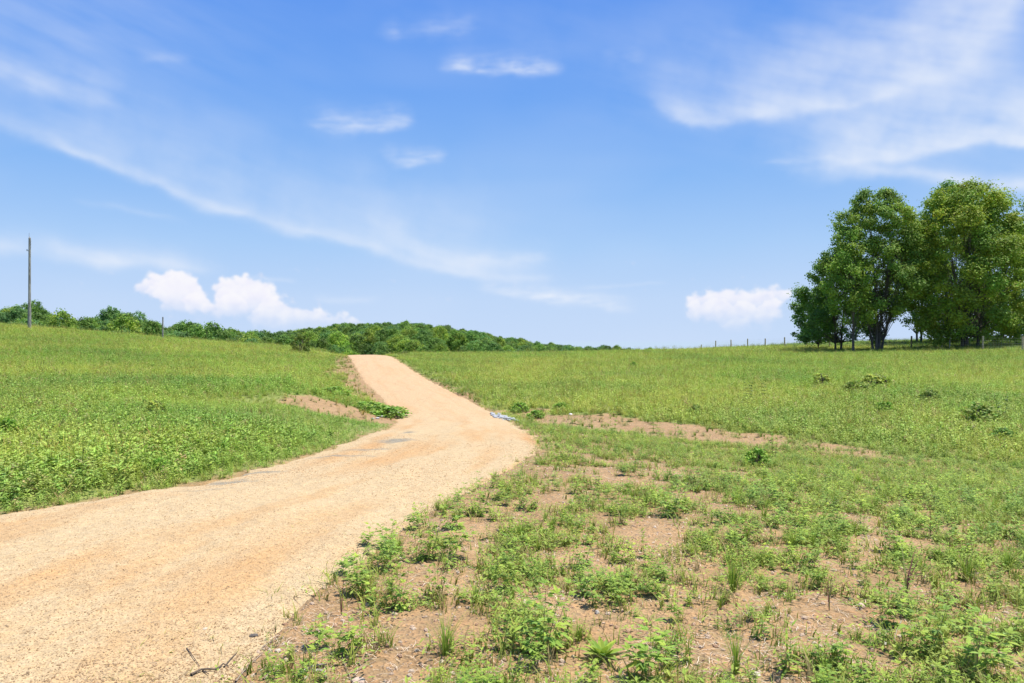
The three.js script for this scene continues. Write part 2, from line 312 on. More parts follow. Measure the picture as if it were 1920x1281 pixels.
// ------------------------------------------------------------------ leaf and blade geometry
class Builder {                                                 // collects triangles with a colour per corner
  constructor() { this.p = []; this.c = []; }
  tri(a, b, c, col) { this.p.push(a.x, a.y, a.z, b.x, b.y, b.z, c.x, c.y, c.z); for (let i = 0; i < 3; i++) this.c.push(col[0], col[1], col[2]); }
  build() { const g = new THREE.BufferGeometry(); g.setAttribute('position', new THREE.Float32BufferAttribute(this.p, 3)); g.setAttribute('color', new THREE.Float32BufferAttribute(this.c, 3)); g.computeVertexNormals(); return g; }
}
const V = (x, y, z) => new THREE.Vector3(x, y, z);
// a pointed blade from the origin along +z, folded along its midrib, drooping
function blade(B, M, L, w, droop, col, fold = 0.25, zs = [0, 0.3, 0.68, 1]) {
  const yAt = (t) => -droop * L * t * t, wAt = [0.12, 1, 0.72, 0];
  const P = zs.map((t, i) => { const c = V(0, yAt(t), L * t), h = w * 0.5 * wAt[i]; return [V(-h, c.y + h * fold, c.z), c, V(h, c.y + h * fold, c.z)].map((v) => v.applyMatrix4(M)); });
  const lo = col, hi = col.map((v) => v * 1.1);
  for (let i = 0; i < 3; i++) {
    const a = P[i], b = P[i + 1];
    if (i < 2) { B.tri(a[0], a[1], b[0], lo); B.tri(a[1], b[1], b[0], lo); B.tri(a[1], a[2], b[1], hi); B.tri(a[2], b[2], b[1], hi); }
    else { B.tri(a[0], a[1], b[1], lo); B.tri(a[1], a[2], b[1], hi); }
  }
}
function strip(B, pts, w0, w1, col0, col1, flat) {              // grass blade through points, width from w0 to w1
  const side = flat ?? V(1, 0, 0);
  let prev;
  pts.forEach((p, i) => {
    const t = i / (pts.length - 1), w = lerp(w0, w1, t) / 2, c = [0, 1, 2].map((k) => lerp(col0[k], col1[k], t));
    const now = [p.clone().addScaledVector(side, -w), p.clone().addScaledVector(side, w), c];
    if (prev) { B.tri(prev[0], prev[1], now[0], c); if (i < pts.length - 1 || w1 > 1e-5) B.tri(prev[1], now[1], now[0], c); }
    prev = now;
  });
}
function stick(B, a, b, r0, r1, col, n = 4) {
  const dir = b.clone().sub(a).normalize(), u = V(0, 1, 0).cross(dir); if (u.lengthSq() < 1e-6) u.set(1, 0, 0); u.normalize(); const v = dir.clone().cross(u);
  for (let i = 0; i < n; i++) {
    const t0 = i / n * 2 * Math.PI, t1 = (i + 1) / n * 2 * Math.PI, at = (p, r, t) => p.clone().addScaledVector(u, Math.cos(t) * r).addScaledVector(v, Math.sin(t) * r);
    const a0 = at(a, r0, t0), a1 = at(a, r0, t1), b0 = at(b, r1, t0), b1 = at(b, r1, t1);
    B.tri(a0, a1, b0, col); B.tri(a1, b1, b0, col);
  }
}
const placeM = (pos, az, pitch, roll = 0, s = 1) => new THREE.Matrix4().compose(pos, new THREE.Quaternion().setFromEuler(new THREE.Euler(-pitch, az, roll, 'YXZ')), V(s, s, s));
const leafMat = new THREE.MeshPhysicalMaterial({ vertexColors: true, side: THREE.DoubleSide, roughness: 0.75, transmission: 0.45, thickness: 0, specularIntensity: 0.35 });
const stemMat = new THREE.MeshStandardMaterial({ vertexColors: true, side: THREE.DoubleSide, roughness: 0.8 });

// meadow prototypes (instance colour gives the tone)
function protoTuft(seed, n, h, w, lean, tipCol = [1.15, 1.05, 0.95]) {
  const r = rng(seed), B = new Builder();
  for (let i = 0; i < n; i++) {
    const az = r() * 6.283, H = h * (0.55 + 0.6 * r()), ln = lean * (0.3 + r()), bx = (r() - 0.5) * 0.12, bz = (r() - 0.5) * 0.12, dx = Math.cos(az), dz = Math.sin(az), k = 0.8 + 0.4 * r();
    const pts = [0, 0.45, 0.8, 1].map((t) => V(bx + dx * ln * H * t * t, H * (t - 0.22 * ln * t * t), bz + dz * ln * H * t * t));
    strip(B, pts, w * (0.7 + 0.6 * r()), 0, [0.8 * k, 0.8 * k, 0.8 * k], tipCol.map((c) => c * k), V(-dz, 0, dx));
  }
  return B.build();
}
function protoForb(seed, n, h, L, w) {
  const r = rng(seed), B = new Builder();
  const stems = 3;
  for (let s = 0; s < stems; s++) {
    const az = r() * 6.283, H = h * (0.6 + 0.5 * r()), bx = (r() - 0.5) * 0.14, bz = (r() - 0.5) * 0.14, tx = bx + Math.cos(az) * H * 0.2, tz = bz + Math.sin(az) * H * 0.2;
    stick(B, V(bx, 0, bz), V(tx, H, tz), 0.004, 0.002, [0.8, 0.75, 0.7], 3);
    for (let i = 0; i < n / stems; i++) {
      const t = 0.2 + 0.8 * (i + r()) / (n / stems), p = V(lerp(bx, tx, t), H * t, lerp(bz, tz, t)), k = 0.75 + 0.5 * r();
      blade(B, placeM(p, r() * 6.283, 0.35 + 0.5 * r()), L * (1.2 - 0.6 * t) * (0.7 + 0.6 * r()), w * (0.7 + 0.6 * r()), 0.3 + 0.4 * r(), [k, k, k]);
    }
  }
  return B.build();
}
function protoSeed(seed, n, h) {                                // thin stalks with pale brown heads over a few blades
  const r = rng(seed), B = new Builder();
  for (let i = 0; i < n; i++) {
    const az = r() * 6.283, H = h * (0.7 + 0.5 * r()), bx = (r() - 0.5) * 0.2, bz = (r() - 0.5) * 0.2, dx = Math.cos(az), dz = Math.sin(az), ln = 0.15 + 0.3 * r();
    const pts = [0, 0.4, 0.75, 0.88].map((t) => V(bx + dx * ln * H * t * t, H * t, bz + dz * ln * H * t * t));
    strip(B, pts, 0.006, 0.003, [0.9, 0.9, 0.8], [1.1, 1.0, 0.8], V(-dz, 0, dx));
    const a = pts[3], b = V(a.x + dx * 0.05, H * 1.05, a.z + dz * 0.05), c = [1.2, 1.08, 1.25].map((q) => q * (0.7 + 0.4 * r()));
    stick(B, a, b, 0.008, 0.002, c, 3);
    if (r() < 0.6) { const ln2 = 0.5 + r(); const q = [0, 0.5, 1].map((t) => V(bx + dz * ln2 * 0.25 * t * t, 0.3 * t, bz - dx * ln2 * 0.25 * t * t)); strip(B, q, 0.010, 0, [0.8, 0.8, 0.8], [1, 1, 1], V(dx, 0, dz)); }
  }
  return B.build();
}
function protoCarpet(seed, n, R, L) {                           // low cover of small leaves
  const r = rng(seed), B = new Builder();
  for (let i = 0; i < n; i++) { const a = r() * 6.283, q = R * Math.sqrt(r()), k = 0.7 + 0.6 * r(); blade(B, placeM(V(Math.cos(a) * q, 0.02 + 0.09 * r() * (1 - q / R * 0.6), Math.sin(a) * q), r() * 6.283, 0.2 + 0.7 * r()), L * (0.6 + 0.8 * r()), L * 0.45, 0.3, [k, k, k]); }
  return B.build();
}
function instanced(name, geo, mat, list, label) {
  const m = new THREE.InstancedMesh(geo, mat, list.length), M = new THREE.Matrix4(), q = new THREE.Quaternion(), e = new THREE.Euler(), c = new THREE.Color();
  list.forEach((o, i) => { q.setFromEuler(e.set(o.rx ?? 0, o.a, o.rz ?? 0)); M.compose(V(o.x, o.y, o.z), q, V(o.s * (o.sx ?? 1), o.s * (o.sy ?? 1), o.s * (o.sz ?? 1))); m.setMatrixAt(i, M); m.setColorAt(i, c.setRGB(...o.c)); });
  m.name = numbered(name); m.userData = { kind: 'stuff', label }; m.castShadow = m.receiveShadow = true; scene.add(m);
  return m;
}
const GREENS = { bright: [0.325, 0.475, 0.070], yellow: [0.445, 0.525, 0.095], deep: [0.20, 0.35, 0.062], olive: [0.39, 0.42, 0.11], straw: [0.52, 0.45, 0.2] };
const mixc = (a, b, t) => a.map((v, k) => lerp(v, b[k], t));

// ------------------------------------------------------------------ meadow
{
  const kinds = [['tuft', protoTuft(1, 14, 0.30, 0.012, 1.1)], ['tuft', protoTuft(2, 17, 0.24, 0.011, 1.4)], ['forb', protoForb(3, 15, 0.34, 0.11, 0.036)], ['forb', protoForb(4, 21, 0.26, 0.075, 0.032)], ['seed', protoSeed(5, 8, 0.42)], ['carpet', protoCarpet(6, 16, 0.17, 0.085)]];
  const L = { left: kinds.map(() => []), right: kinds.map(() => []) };
  const r = rng(77);
  let dd = 0.25;
  for (let d = 6; d < 150; d += dd) {
    dd = 0.25 + d * 0.006;
    const dens = d < 12 ? 150 : 150 * Math.pow(12 / d, 1.12), w = 1.44 * d + 4, n = dens * w * dd;
    for (let i = 0; i < n; i++) {
      const D = d + r() * dd, x = (r() - 0.5) * w, pick = r(), pick2 = r(), tone = r(), sz = r(), ang = r() * 6.283;
      const off = side(x, D);
      if (off === 0 || Math.abs(off) < 0.02 + 0.26 * (0.35 + noise(x * 1.3, D * 1.3, 3)) + 0.25 * (pick > 0.6 ? noise(x * 4, D * 4, 8) : 0)) continue;
      const left = off < 0;
      if (left ? D > (x > -30 ? 104 : 88) : D > 104 + 42 * sstep(20, 50, x)) continue;
      if (!left && D < swaleD(x) + 0.5) continue;
      const b = bareness(x, D); if (pick2 < (b - 0.12) * 1.35) continue;
      const n1 = fbm(x * 0.13, D * 0.10, 20, 3), n2 = fbm(x * 0.45, D * 0.4, 30, 3), n3 = noise(x * 0.06, D * 0.04, 41);
      const grassy = clamp(0.45 + 1.4 * n1 + sstep(20, 60, D) * 0.25), seedy = clamp(0.05 + 1.1 * n2 + 0.25 * sstep(18, 60, D));
      let k = pick < seedy * 0.22 ? 4 : pick < 0.10 + grassy * 0.6 ? (pick2 < 0.5 ? 0 : 1) : pick < 0.86 ? (tone < 0.5 ? 2 : 3) : 5;
      const edge = sstep(0, 1.2, Math.abs(off));
      let c = mixc(GREENS.bright, GREENS.yellow, clamp(0.70 + 1.6 * n2 + 1.5 * n3 + (tone - 0.5) * 0.7));
      c = mixc(c, GREENS.deep, clamp(0.10 - 1.3 * n1 + (sz - 0.6) * 0.5));
      if (k === 4) c = mixc(c, GREENS.olive, 0.5);
      if (tone > 0.955) c = GREENS.straw;
      c = c.map((v) => v * (0.9 + 0.2 * r()));
      const s = (0.7 + 0.55 * sz) * (k < 2 || Math.abs(off) > 0.5 ? 1 : 0.7) * (0.85 + 0.12 * sstep(12, 70, D)) * lerp(0.55, 1, edge) * lerp(0.5, 1, 1 - b) * (left ? lerp(0.5, 1, sstep(1.0, 2.4, Math.hypot((x + 4.8) / 2.4, (D - 20.8) / 3.2))) : lerp(0.6, 1, sstep(0, 4, D - swaleD(x))));
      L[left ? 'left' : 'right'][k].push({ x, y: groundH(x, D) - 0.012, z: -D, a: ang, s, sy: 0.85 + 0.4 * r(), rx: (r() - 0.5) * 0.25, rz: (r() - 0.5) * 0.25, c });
    }
  }
  const names = ['meadow_grass', 'meadow_grass', 'meadow_herbs', 'meadow_herbs', 'seeding_grass', 'clover_cover'];
  const what = ['bright green meadow grass', 'shorter arching meadow grass', 'leafy green meadow herbs', 'small leaved meadow herbs', 'thin grass stalks with pale seed heads', 'low clover like leaves'];
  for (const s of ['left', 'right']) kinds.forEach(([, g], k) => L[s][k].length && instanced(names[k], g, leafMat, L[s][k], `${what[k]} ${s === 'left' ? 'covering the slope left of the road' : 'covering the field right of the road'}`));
  console.log('meadow', Object.values(L).flat().reduce((a, l) => a + l.length, 0));
}

{                                                               // uncut grass behind the fence, under the grove
  const r = rng(88), list = [], g = protoTuft(21, 16, 0.62, 0.022, 0.9);
  for (let i = 0; i < 9000; i++) { const d = 76 + 42 * r(), x = 34 + 48 * r(), t = r(); if (d < 66.5 / (x / d + 0.2488)) continue; const n = fbm(x * 0.3, d * 0.3, 5, 2); if (r() > 0.55 + n * 1.5) continue; list.push({ x, y: groundH(x, d) - 0.02, z: -d, a: t * 40, s: 0.6 + 0.6 * r(), c: mixc([0.13, 0.27, 0.04], GREENS.deep, t) }); }
  instanced('tall_grass', g, leafMat, list, 'tall dark green uncut grass under the grove behind the wire fence');
}

// ------------------------------------------------------------------ trees
const barkMat = new THREE.MeshStandardMaterial({ color: new THREE.Color().setRGB(0.22, 0.19, 0.15), map: barkTex, bumpMap: barkTex, bumpScale: 0.03, roughness: 0.95 });
function tube(pts, r0, r1, n = 7, segs = 8) {
  const curve = new THREE.CatmullRomCurve3(pts), g = new THREE.TubeGeometry(curve, segs, 1, n), p = g.attributes.position, m = n + 1, q = new THREE.Vector3();
  for (let i = 0; i < p.count; i++) { const t = Math.floor(i / m) / segs, c = curve.getPointAt(t); q.fromBufferAttribute(p, i).sub(c).multiplyScalar(lerp(r0, r1, Math.pow(t, 0.8)) * (i / m < 1 ? 1.25 : 1)).add(c); p.setXYZ(i, q.x, q.y, q.z); }
  g.computeVertexNormals();
  return g;
}
function buildTree({ seed, h, R, base, prof, clumps, leaves, leaf, stems, tone, tone2, limbs = true, clumpR = 0.1, flat = 0.8, trunkR = 0.2, inner = 0.45, squash = 1 }, parent) {
  const r = rng(seed), wood = [], B = new Builder();
  const tops = stems.map(([bx, bz, tx, tz, th, rad]) => {
    const pts = [V(bx, -0.3, bz), V(lerp(bx, tx, 0.12) + (r() - 0.5) * 0.2, th * 0.2, lerp(bz, tz, 0.12)), V(lerp(bx, tx, 0.5) + (r() - 0.5) * 0.4, th * 0.55, lerp(bz, tz, 0.5) + (r() - 0.5) * 0.4), V(tx, th, tz)];
    wood.push(tube(pts, rad, rad * 0.25, 8, 12));
    return new THREE.CatmullRomCurve3(pts);
  });
  const list = [];
  for (let i = 0; i < clumps; i++) {
    const f = base + (1 - base) * Math.pow((i + r()) / clumps, 0.9), az = i * 2.39996 + r() * 0.9, q = lerp(inner, 1, Math.sqrt(r())) * (r() < 0.12 ? 1.14 : 1);
    const rad = R * prof(f) * q, c = V(Math.cos(az) * rad, f * h, Math.sin(az) * rad * squash), cr = h * clumpR * (0.5 + 1.0 * r() * r()) * (f > 0.9 ? 0.75 : 1);
    list.push([c, cr]);
    if (limbs) {
      const s = tops[Math.floor(r() * tops.length)], t = clamp((f - 0.16) * (0.85 + 0.2 * r()), 0.18, 0.96), a = s.getPoint(t), mid = a.clone().lerp(c, 0.5); mid.y += (c.y - a.y) * 0.1 - 0.1 + r() * 0.4;
      wood.push(tube([a, mid, c], Math.max(0.02, 0.03 * (1 - f) * h * 0.1 + 0.01), 0.008, 4, 4));
    }
  }
  const vol = list.reduce((a, [, cr]) => a + cr * cr, 0);
  for (const [c, cr] of list) {
    const n = Math.round((h > 10.5 || h < 9 ? 1.9 : 1.2) * leaves * cr * cr / vol), k0 = 0.8 + 0.4 * r(), mixT = r();
    for (let i = 0; i < n; i++) {
      const dir = V(r() * 2 - 1, r() * 2 - 1, r() * 2 - 1); if (dir.lengthSq() > 1 || dir.lengthSq() < 0.02) { i--; continue; }
      const rad = Math.cbrt(r()) * (0.8 + 1.1 * Math.pow(r(), 2.5)); dir.normalize();
      if (dir.y < 0 && r() < 0.3) continue;
      const p = V(c.x + dir.x * cr * rad, c.y + dir.y * cr * rad * flat, c.z + dir.z * cr * rad);
      const nrm = V(dir.x * 0.6 + (r() - 0.5) * 1.5, dir.y * 0.6 + 0.45 + (r() - 0.5) * 1.2, dir.z * 0.6 + (r() - 0.5) * 1.5).normalize();
      const u = V(r() - 0.5, r() - 0.5, r() - 0.5).cross(nrm).normalize(), v = nrm.clone().cross(u), L = leaf * 0.74 * (0.6 + 0.8 * r()), w = L * (0.32 + 0.25 * r());
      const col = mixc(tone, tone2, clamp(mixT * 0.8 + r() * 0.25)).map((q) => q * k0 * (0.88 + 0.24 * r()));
      const tip = p.clone().addScaledVector(u, L).addScaledVector(nrm, -0.18 * L), a = p.clone().addScaledVector(u, L * 0.45).addScaledVector(v, w).addScaledVector(nrm, 0.07 * L), b = p.clone().addScaledVector(u, L * 0.45).addScaledVector(v, -w);
      B.tri(p, a, tip, col); B.tri(p, tip, b, col);
    }
  }
  if (wood.length) mesh('trunk', mergeGeometries(wood), barkMat, parent);
  mesh('crown', B.build(), leafMat, parent);
}
const oval = (lo) => (f) => { const t = clamp((f - lo) / (1 - lo)); return Math.pow(Math.sin(Math.PI * Math.pow(t, 0.72)), 0.62) * 0.97 + 0.03; };
const dome = (f) => Math.sqrt(clamp(1 - Math.pow(clamp((f - 0.1) / 0.92), 2.3))) * (f < 0.16 ? 0.85 : 1);
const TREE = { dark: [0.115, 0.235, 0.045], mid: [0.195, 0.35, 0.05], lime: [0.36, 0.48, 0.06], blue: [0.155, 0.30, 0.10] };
function groveTree(px, d, label, o) {
  const t = thing(o.name ?? 'broadleaf_tree', label, 'tree'), back = (d + 3) / d * 0.965; d += 3; const x = (px - CX) / F * d; t.scale.setScalar(back);
  t.position.set(x, groundH(x, d), -d);
  buildTree(o, t);
  return t;
}
groveTree(1645, 80, 'tall open crowned tree forking low into four stems, in front of the grove', { seed: 301, h: 17.2, R: 5.3, base: 0.23, prof: (f) => oval(0.08)(f) * (f < 0.34 ? 0.8 : 1) + (f > 0.8 ? 0.16 : 0), clumps: 205, leaves: 30000, leaf: 0.25, clumpR: 0.05, flat: 0.72, inner: 0.2, squash: 0.85, tone: [0.15, 0.285, 0.05], tone2: [0.32, 0.43, 0.06],
  stems: [[-0.42, 0, -3.6, 0.4, 10.5, 0.14], [-0.1, 0.1, -0.7, -0.3, 15.0, 0.18], [0.22, 0, 1.7, 0.6, 14.0, 0.14], [0.46, -0.1, 5.4, -0.6, 11, 0.15]] });
groveTree(1570, 84, 'shorter dark leaning tree with two trunks at the left end of the grove', { seed: 302, h: 11.6, R: 4.4, base: 0.1, prof: (f) => Math.sqrt(clamp(1 - Math.pow(f, 2.6))), clumps: 135, leaves: 20000, leaf: 0.25, clumpR: 0.07, inner: 0.3, tone: TREE.dark, tone2: TREE.mid,
  stems: [[-0.2, 0, -1.0, 0, 9, 0.13], [0.35, 0.2, 1.6, 0.2, 10, 0.15]] });
groveTree(1534, 92, 'low bushy tree forming the outer left edge of the grove', { seed: 303, h: 7.6, R: 2.9, base: 0.1, prof: (f) => Math.sqrt(clamp(1 - Math.pow(f, 2.2))), clumps: 75, leaves: 9500, leaf: 0.25, clumpR: 0.09, inner: 0.3, tone: TREE.dark, tone2: TREE.mid,
  stems: [[0, 0, -0.2, 0, 6.5, 0.11]] });
groveTree(1600, 78, 'slender pale trunked tree between the low dark tree and the forked tree', { seed: 304, h: 12.6, R: 2.6, base: 0.24, prof: oval(0.12), clumps: 50, leaves: 6000, leaf: 0.25, clumpR: 0.07, inner: 0.2, tone: TREE.mid, tone2: TREE.lime,
  stems: [[0, 0, 0.15, 0, 11.5, 0.15]] });
groveTree(1723, 98, 'dark tree with a pair of thin trunks standing behind the grove gap', { seed: 305, h: 16.0, R: 4.2, base: 0.16, prof: oval(0.06), clumps: 90, leaves: 12000, leaf: 0.32, clumpR: 0.075, inner: 0.2, tone: TREE.dark, tone2: TREE.blue,
  stems: [[-0.25, 0, -0.8, 0, 13, 0.15], [0.3, 0, 0.8, 0.2, 14, 0.16]] });
groveTree(1778, 92, 'tall bluish green tree showing its top behind the bright tree', { seed: 306, h: 20.0, R: 5.0, base: 0.1, prof: oval(0.02), clumps: 140, leaves: 18000, leaf: 0.28, clumpR: 0.055, inner: 0.25, tone: TREE.blue, tone2: TREE.mid,
  stems: [[0, 0, -0.2, 0, 17.5, 0.2]] });
groveTree(1812, 79, 'broad bright yellow green tree whose boughs hang almost to the ground', { seed: 307, h: 17.4, R: 6.6, base: 0.055, prof: (f) => Math.min(1, 0.62 + f * 1.1) * Math.sqrt(clamp(1 - Math.pow(f, 3.4))), clumps: 260, leaves: 45000, leaf: 0.27, clumpR: 0.058, inner: 0.35, squash: 0.85, tone: TREE.mid, tone2: [0.36, 0.43, 0.045],
  stems: [[0, 0, 0.3, 0, 14.5, 0.27], [0.9, 0.5, 2.6, 0.6, 12, 0.17], [-0.6, 0.3, -2.2, 0.4, 12, 0.16]] });
groveTree(1958, 82, 'tree cut by the right edge of the photo at the end of the grove', { seed: 308, h: 16.2, R: 5.6, base: 0.06, prof: (f) => Math.min(1, 0.6 + f) * Math.sqrt(clamp(1 - Math.pow(f, 3))), clumps: 120, leaves: 18000, leaf: 0.31, clumpR: 0.08, inner: 0.35, tone: TREE.dark, tone2: TREE.lime,
  stems: [[0, 0, 0.3, 0, 14, 0.3]] });
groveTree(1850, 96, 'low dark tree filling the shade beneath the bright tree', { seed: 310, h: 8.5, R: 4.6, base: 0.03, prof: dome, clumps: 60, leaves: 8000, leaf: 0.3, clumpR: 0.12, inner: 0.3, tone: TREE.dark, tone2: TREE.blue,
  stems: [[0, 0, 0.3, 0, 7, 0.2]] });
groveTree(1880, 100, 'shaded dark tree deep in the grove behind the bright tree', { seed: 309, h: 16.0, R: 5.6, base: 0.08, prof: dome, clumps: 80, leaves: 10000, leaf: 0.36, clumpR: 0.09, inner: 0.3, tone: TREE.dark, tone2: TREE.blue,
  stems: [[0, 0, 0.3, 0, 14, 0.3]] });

// ------------------------------------------------------------------ far woods
const woodProtos = [[401, dome, TREE.dark, TREE.mid], [402, oval(0.05), TREE.mid, TREE.lime], [403, dome, TREE.mid, [0.13, 0.22, 0.04]], [404, oval(0.0), TREE.dark, TREE.blue], [405, dome, TREE.blue, TREE.mid]].map(([seed, prof, tone, tone2], i) => {
  const g = new THREE.Group();
  buildTree({ seed, h: 10, R: 4.6, base: 0.06, prof, clumps: 60, leaves: 5200, leaf: 0.46, clumpR: 0.10, inner: 0.4, tone, tone2, stems: [[0, 0, 0.2, 0, 8.5, 0.22]], limbs: false }, g);
  return g;
});
{
  const r = rng(909), lists = woodProtos.map(() => []);
  for (let i = 0; i < 9000; i++) {
    const px = -330 + r() * 1640, D = ridgeD(px), q = Math.sqrt(r()), d = lerp(px < 430 ? 125 : 190, D + 14, q), x = (px - CX) / F * d;
    const spacing = 5.2; if (r() > 0.24 * (d / 300) * (px < 430 ? 1.9 : 1)) continue;
    const y = groundH(x, d), near = px < 430, s = (near ? 0.72 : 0.85) * (0.6 + 0.55 * r()), tint = 0.78 + 0.45 * r();
    const k = Math.floor(r() * 5);
    lists[k].push({ x, y: y - 0.4, z: -d, a: r() * 6.283, s, sx: 1 + 0.3 * r(), sz: 1 + 0.3 * r(), sy: 0.85 + 0.3 * r(), c: [tint * (0.92 + 0.2 * r()), tint, tint * (0.9 + 0.3 * r())] });
  }
  console.log('wood', lists.map((l) => l.length).join());
  lists.forEach((l, k) => instanced('far_wood', woodProtos[k].children.find((m) => m.name === 'crown').geometry, leafMat, l, ['dark green', 'yellow green', 'mid green', 'deep shaded', 'bluish green'][k] + ' trees massed in the far wood across the valley'));
  const single = [[30, 574, 190, 3, 0.85, 1.0, 'bluish tree at the far left edge of the wood behind the slope'], [62, 562, 200, 0, 0.85, 0.9, 'round dark tree just behind the tall bare pole'], [118, 580, 180, 1, 0.8, 1.2, 'yellow green tree in the wood right of the tall bare pole'], [208, 571, 205, 4, 0.9, 0.8, 'tallest spiky dark tree on the left wood skyline'], [254, 580, 200, 4, 0.85, 1.0, 'pale bluish tree right of the spiky dark tree'], [228, 590, 165, 1, 0.8, 1.3, 'broad light green tree at the foot of the left wood'], [345, 600, 190, 0, 0.8, 1.2, 'dark broad tree right of the small grey post'], [388, 603, 180, 0, 0.85, 1.5, 'large rounded dark green tree at the end of the left wood'], [285, 598, 175, 2, 0.7, 1.2, 'light green tree left of the small grey post'], [160, 592, 190, 2, 0.8, 1.1, 'mid green tree in the dip of the left wood skyline'],
    [655, 605, 545, 1, 1.1, 0.7, 'light green narrow tree rising on the far hill skyline'], [628, 609, 535, 0, 1.1, 1.1, 'dark rounded tree at the left shoulder of the far hill'], [692, 605, 545, 0, 1.1, 1.2, 'dark broad tree on the top of the far hill'], [792, 604, 545, 4, 1.15, 0.8, 'bluish tree standing highest on the right of the far hill'], [938, 629, 545, 2, 0.9, 0.8, 'small pointed tree where the far hill slopes down right']];
  for (const [px, top, d, k, s, wide, label] of single) {
    const t = cloneThing(woodProtos[k], 'hillside_tree', label, 'tree'), x = (px - CX) / F * d, y = groundH(x, d), H = EYE + (CY - top) / F * d - y;
    t.position.set(x, y - 0.3, -d); t.scale.set(s * wide, Math.max(0.5, H / 10.4), s * wide); t.rotation.y = px;
  }
}
// shrub on the crest left of the road
{
  const t = thing('shrub', 'small dark and yellow green shrub on the crest left of the road', 'shrub'), [x, d] = [(562 - CX) / F * 70, 70];
  t.position.set(x, groundH(x, d), -d);
  buildTree({ seed: 350, h: 1.75, R: 1.05, base: 0.12, prof: dome, clumps: 30, leaves: 2600, leaf: 0.12, clumpR: 0.14, inner: 0.3, tone: TREE.dark, tone2: [0.26, 0.30, 0.05], stems: [[0, 0, 0, 0, 1.3, 0.04], [0.1, 0, 0.5, 0.1, 1.1, 0.03]] }, t);
  t.scale.set(0.85, 1.0, 0.85);
}

// ------------------------------------------------------------------ poles and fence
const greyWood = new THREE.MeshStandardMaterial({ color: new THREE.Color().setRGB(0.44, 0.43, 0.40), map: barkTex, bumpMap: barkTex, bumpScale: 0.006, roughness: 0.9 });
const steel = new THREE.MeshStandardMaterial({ color: new THREE.Color().setRGB(0.45, 0.46, 0.48), roughness: 0.5, metalness: 0.7 });
const postMat = new THREE.MeshStandardMaterial({ color: new THREE.Color().setRGB(0.85, 0.70, 0.44), map: barkTex, bumpMap: barkTex, bumpScale: 0.004, roughness: 0.9 });
{
  const d = 74, x = (55 - CX) / F * d, y = groundH(x, d), H = EYE + (CY - 447) / F * d - y;
  const t = thing('utility_pole', 'tall bare grey wooden pole without wires on the left slope', 'pole');
  t.position.set(x, y, -d);
  mesh('pole', tube([V(0, -0.4, 0), V(0.01, H * 0.5, 0), V(0.02, H, 0)], 0.13, 0.10, 14, 14), greyWood, t);
  mesh('lower_sleeve', new THREE.CylinderGeometry(0.15, 0.16, 2.1, 16).translate(0, 1.05, 0), greyWood, t);
  mesh('sloped_cap', new THREE.CylinderGeometry(0.03, 0.118, 0.16, 14).translate(0.02, H + 0.06, 0), greyWood, t);
  mesh('top_pin', new THREE.CylinderGeometry(0.018, 0.022, 0.42, 8).translate(-0.02, H + 0.3, 0.02), steel, t);
  for (const [dy, dx] of [[0.28, 0.13], [0.55, 0.13], [0.85, 0.13]]) mesh('bolt', new THREE.CylinderGeometry(0.02, 0.02, 0.14, 6).rotateZ(Math.PI / 2).translate(dx, H - dy, 0.03), steel, t);
  const br = mesh('bracket', new THREE.BoxGeometry(0.16, 0.05, 0.05).translate(-0.17, H - 1.2, 0.03), steel, t);
  mesh('insulator', new THREE.LatheGeometry([[0, 0], [0.045, 0], [0.05, 0.04], [0.03, 0.06], [0.045, 0.09], [0.02, 0.13], [0, 0.13]].map(([a, b]) => new THREE.Vector2(a, b)), 10).translate(-0.22, H - 1.17, 0.03), steel, br);
}
{
  const d = 79, x = (305 - CX) / F * d, y = groundH(x, d), H = EYE + (CY - 595) / F * d - y;
  const t = thing('wooden_post', 'short weathered grey post standing on the left slope before the wood', 'post');
  t.position.set(x, y, -d);
  mesh('post', tube([V(0, -0.3, 0), V(0, H * 0.5, 0), V(0.01, H, 0)], 0.075, 0.066, 10, 6), greyWood, t);
  mesh('post_top', new THREE.CylinderGeometry(0.055, 0.067, 0.05, 10).translate(0.01, H + 0.01, 0), greyWood, t);
}
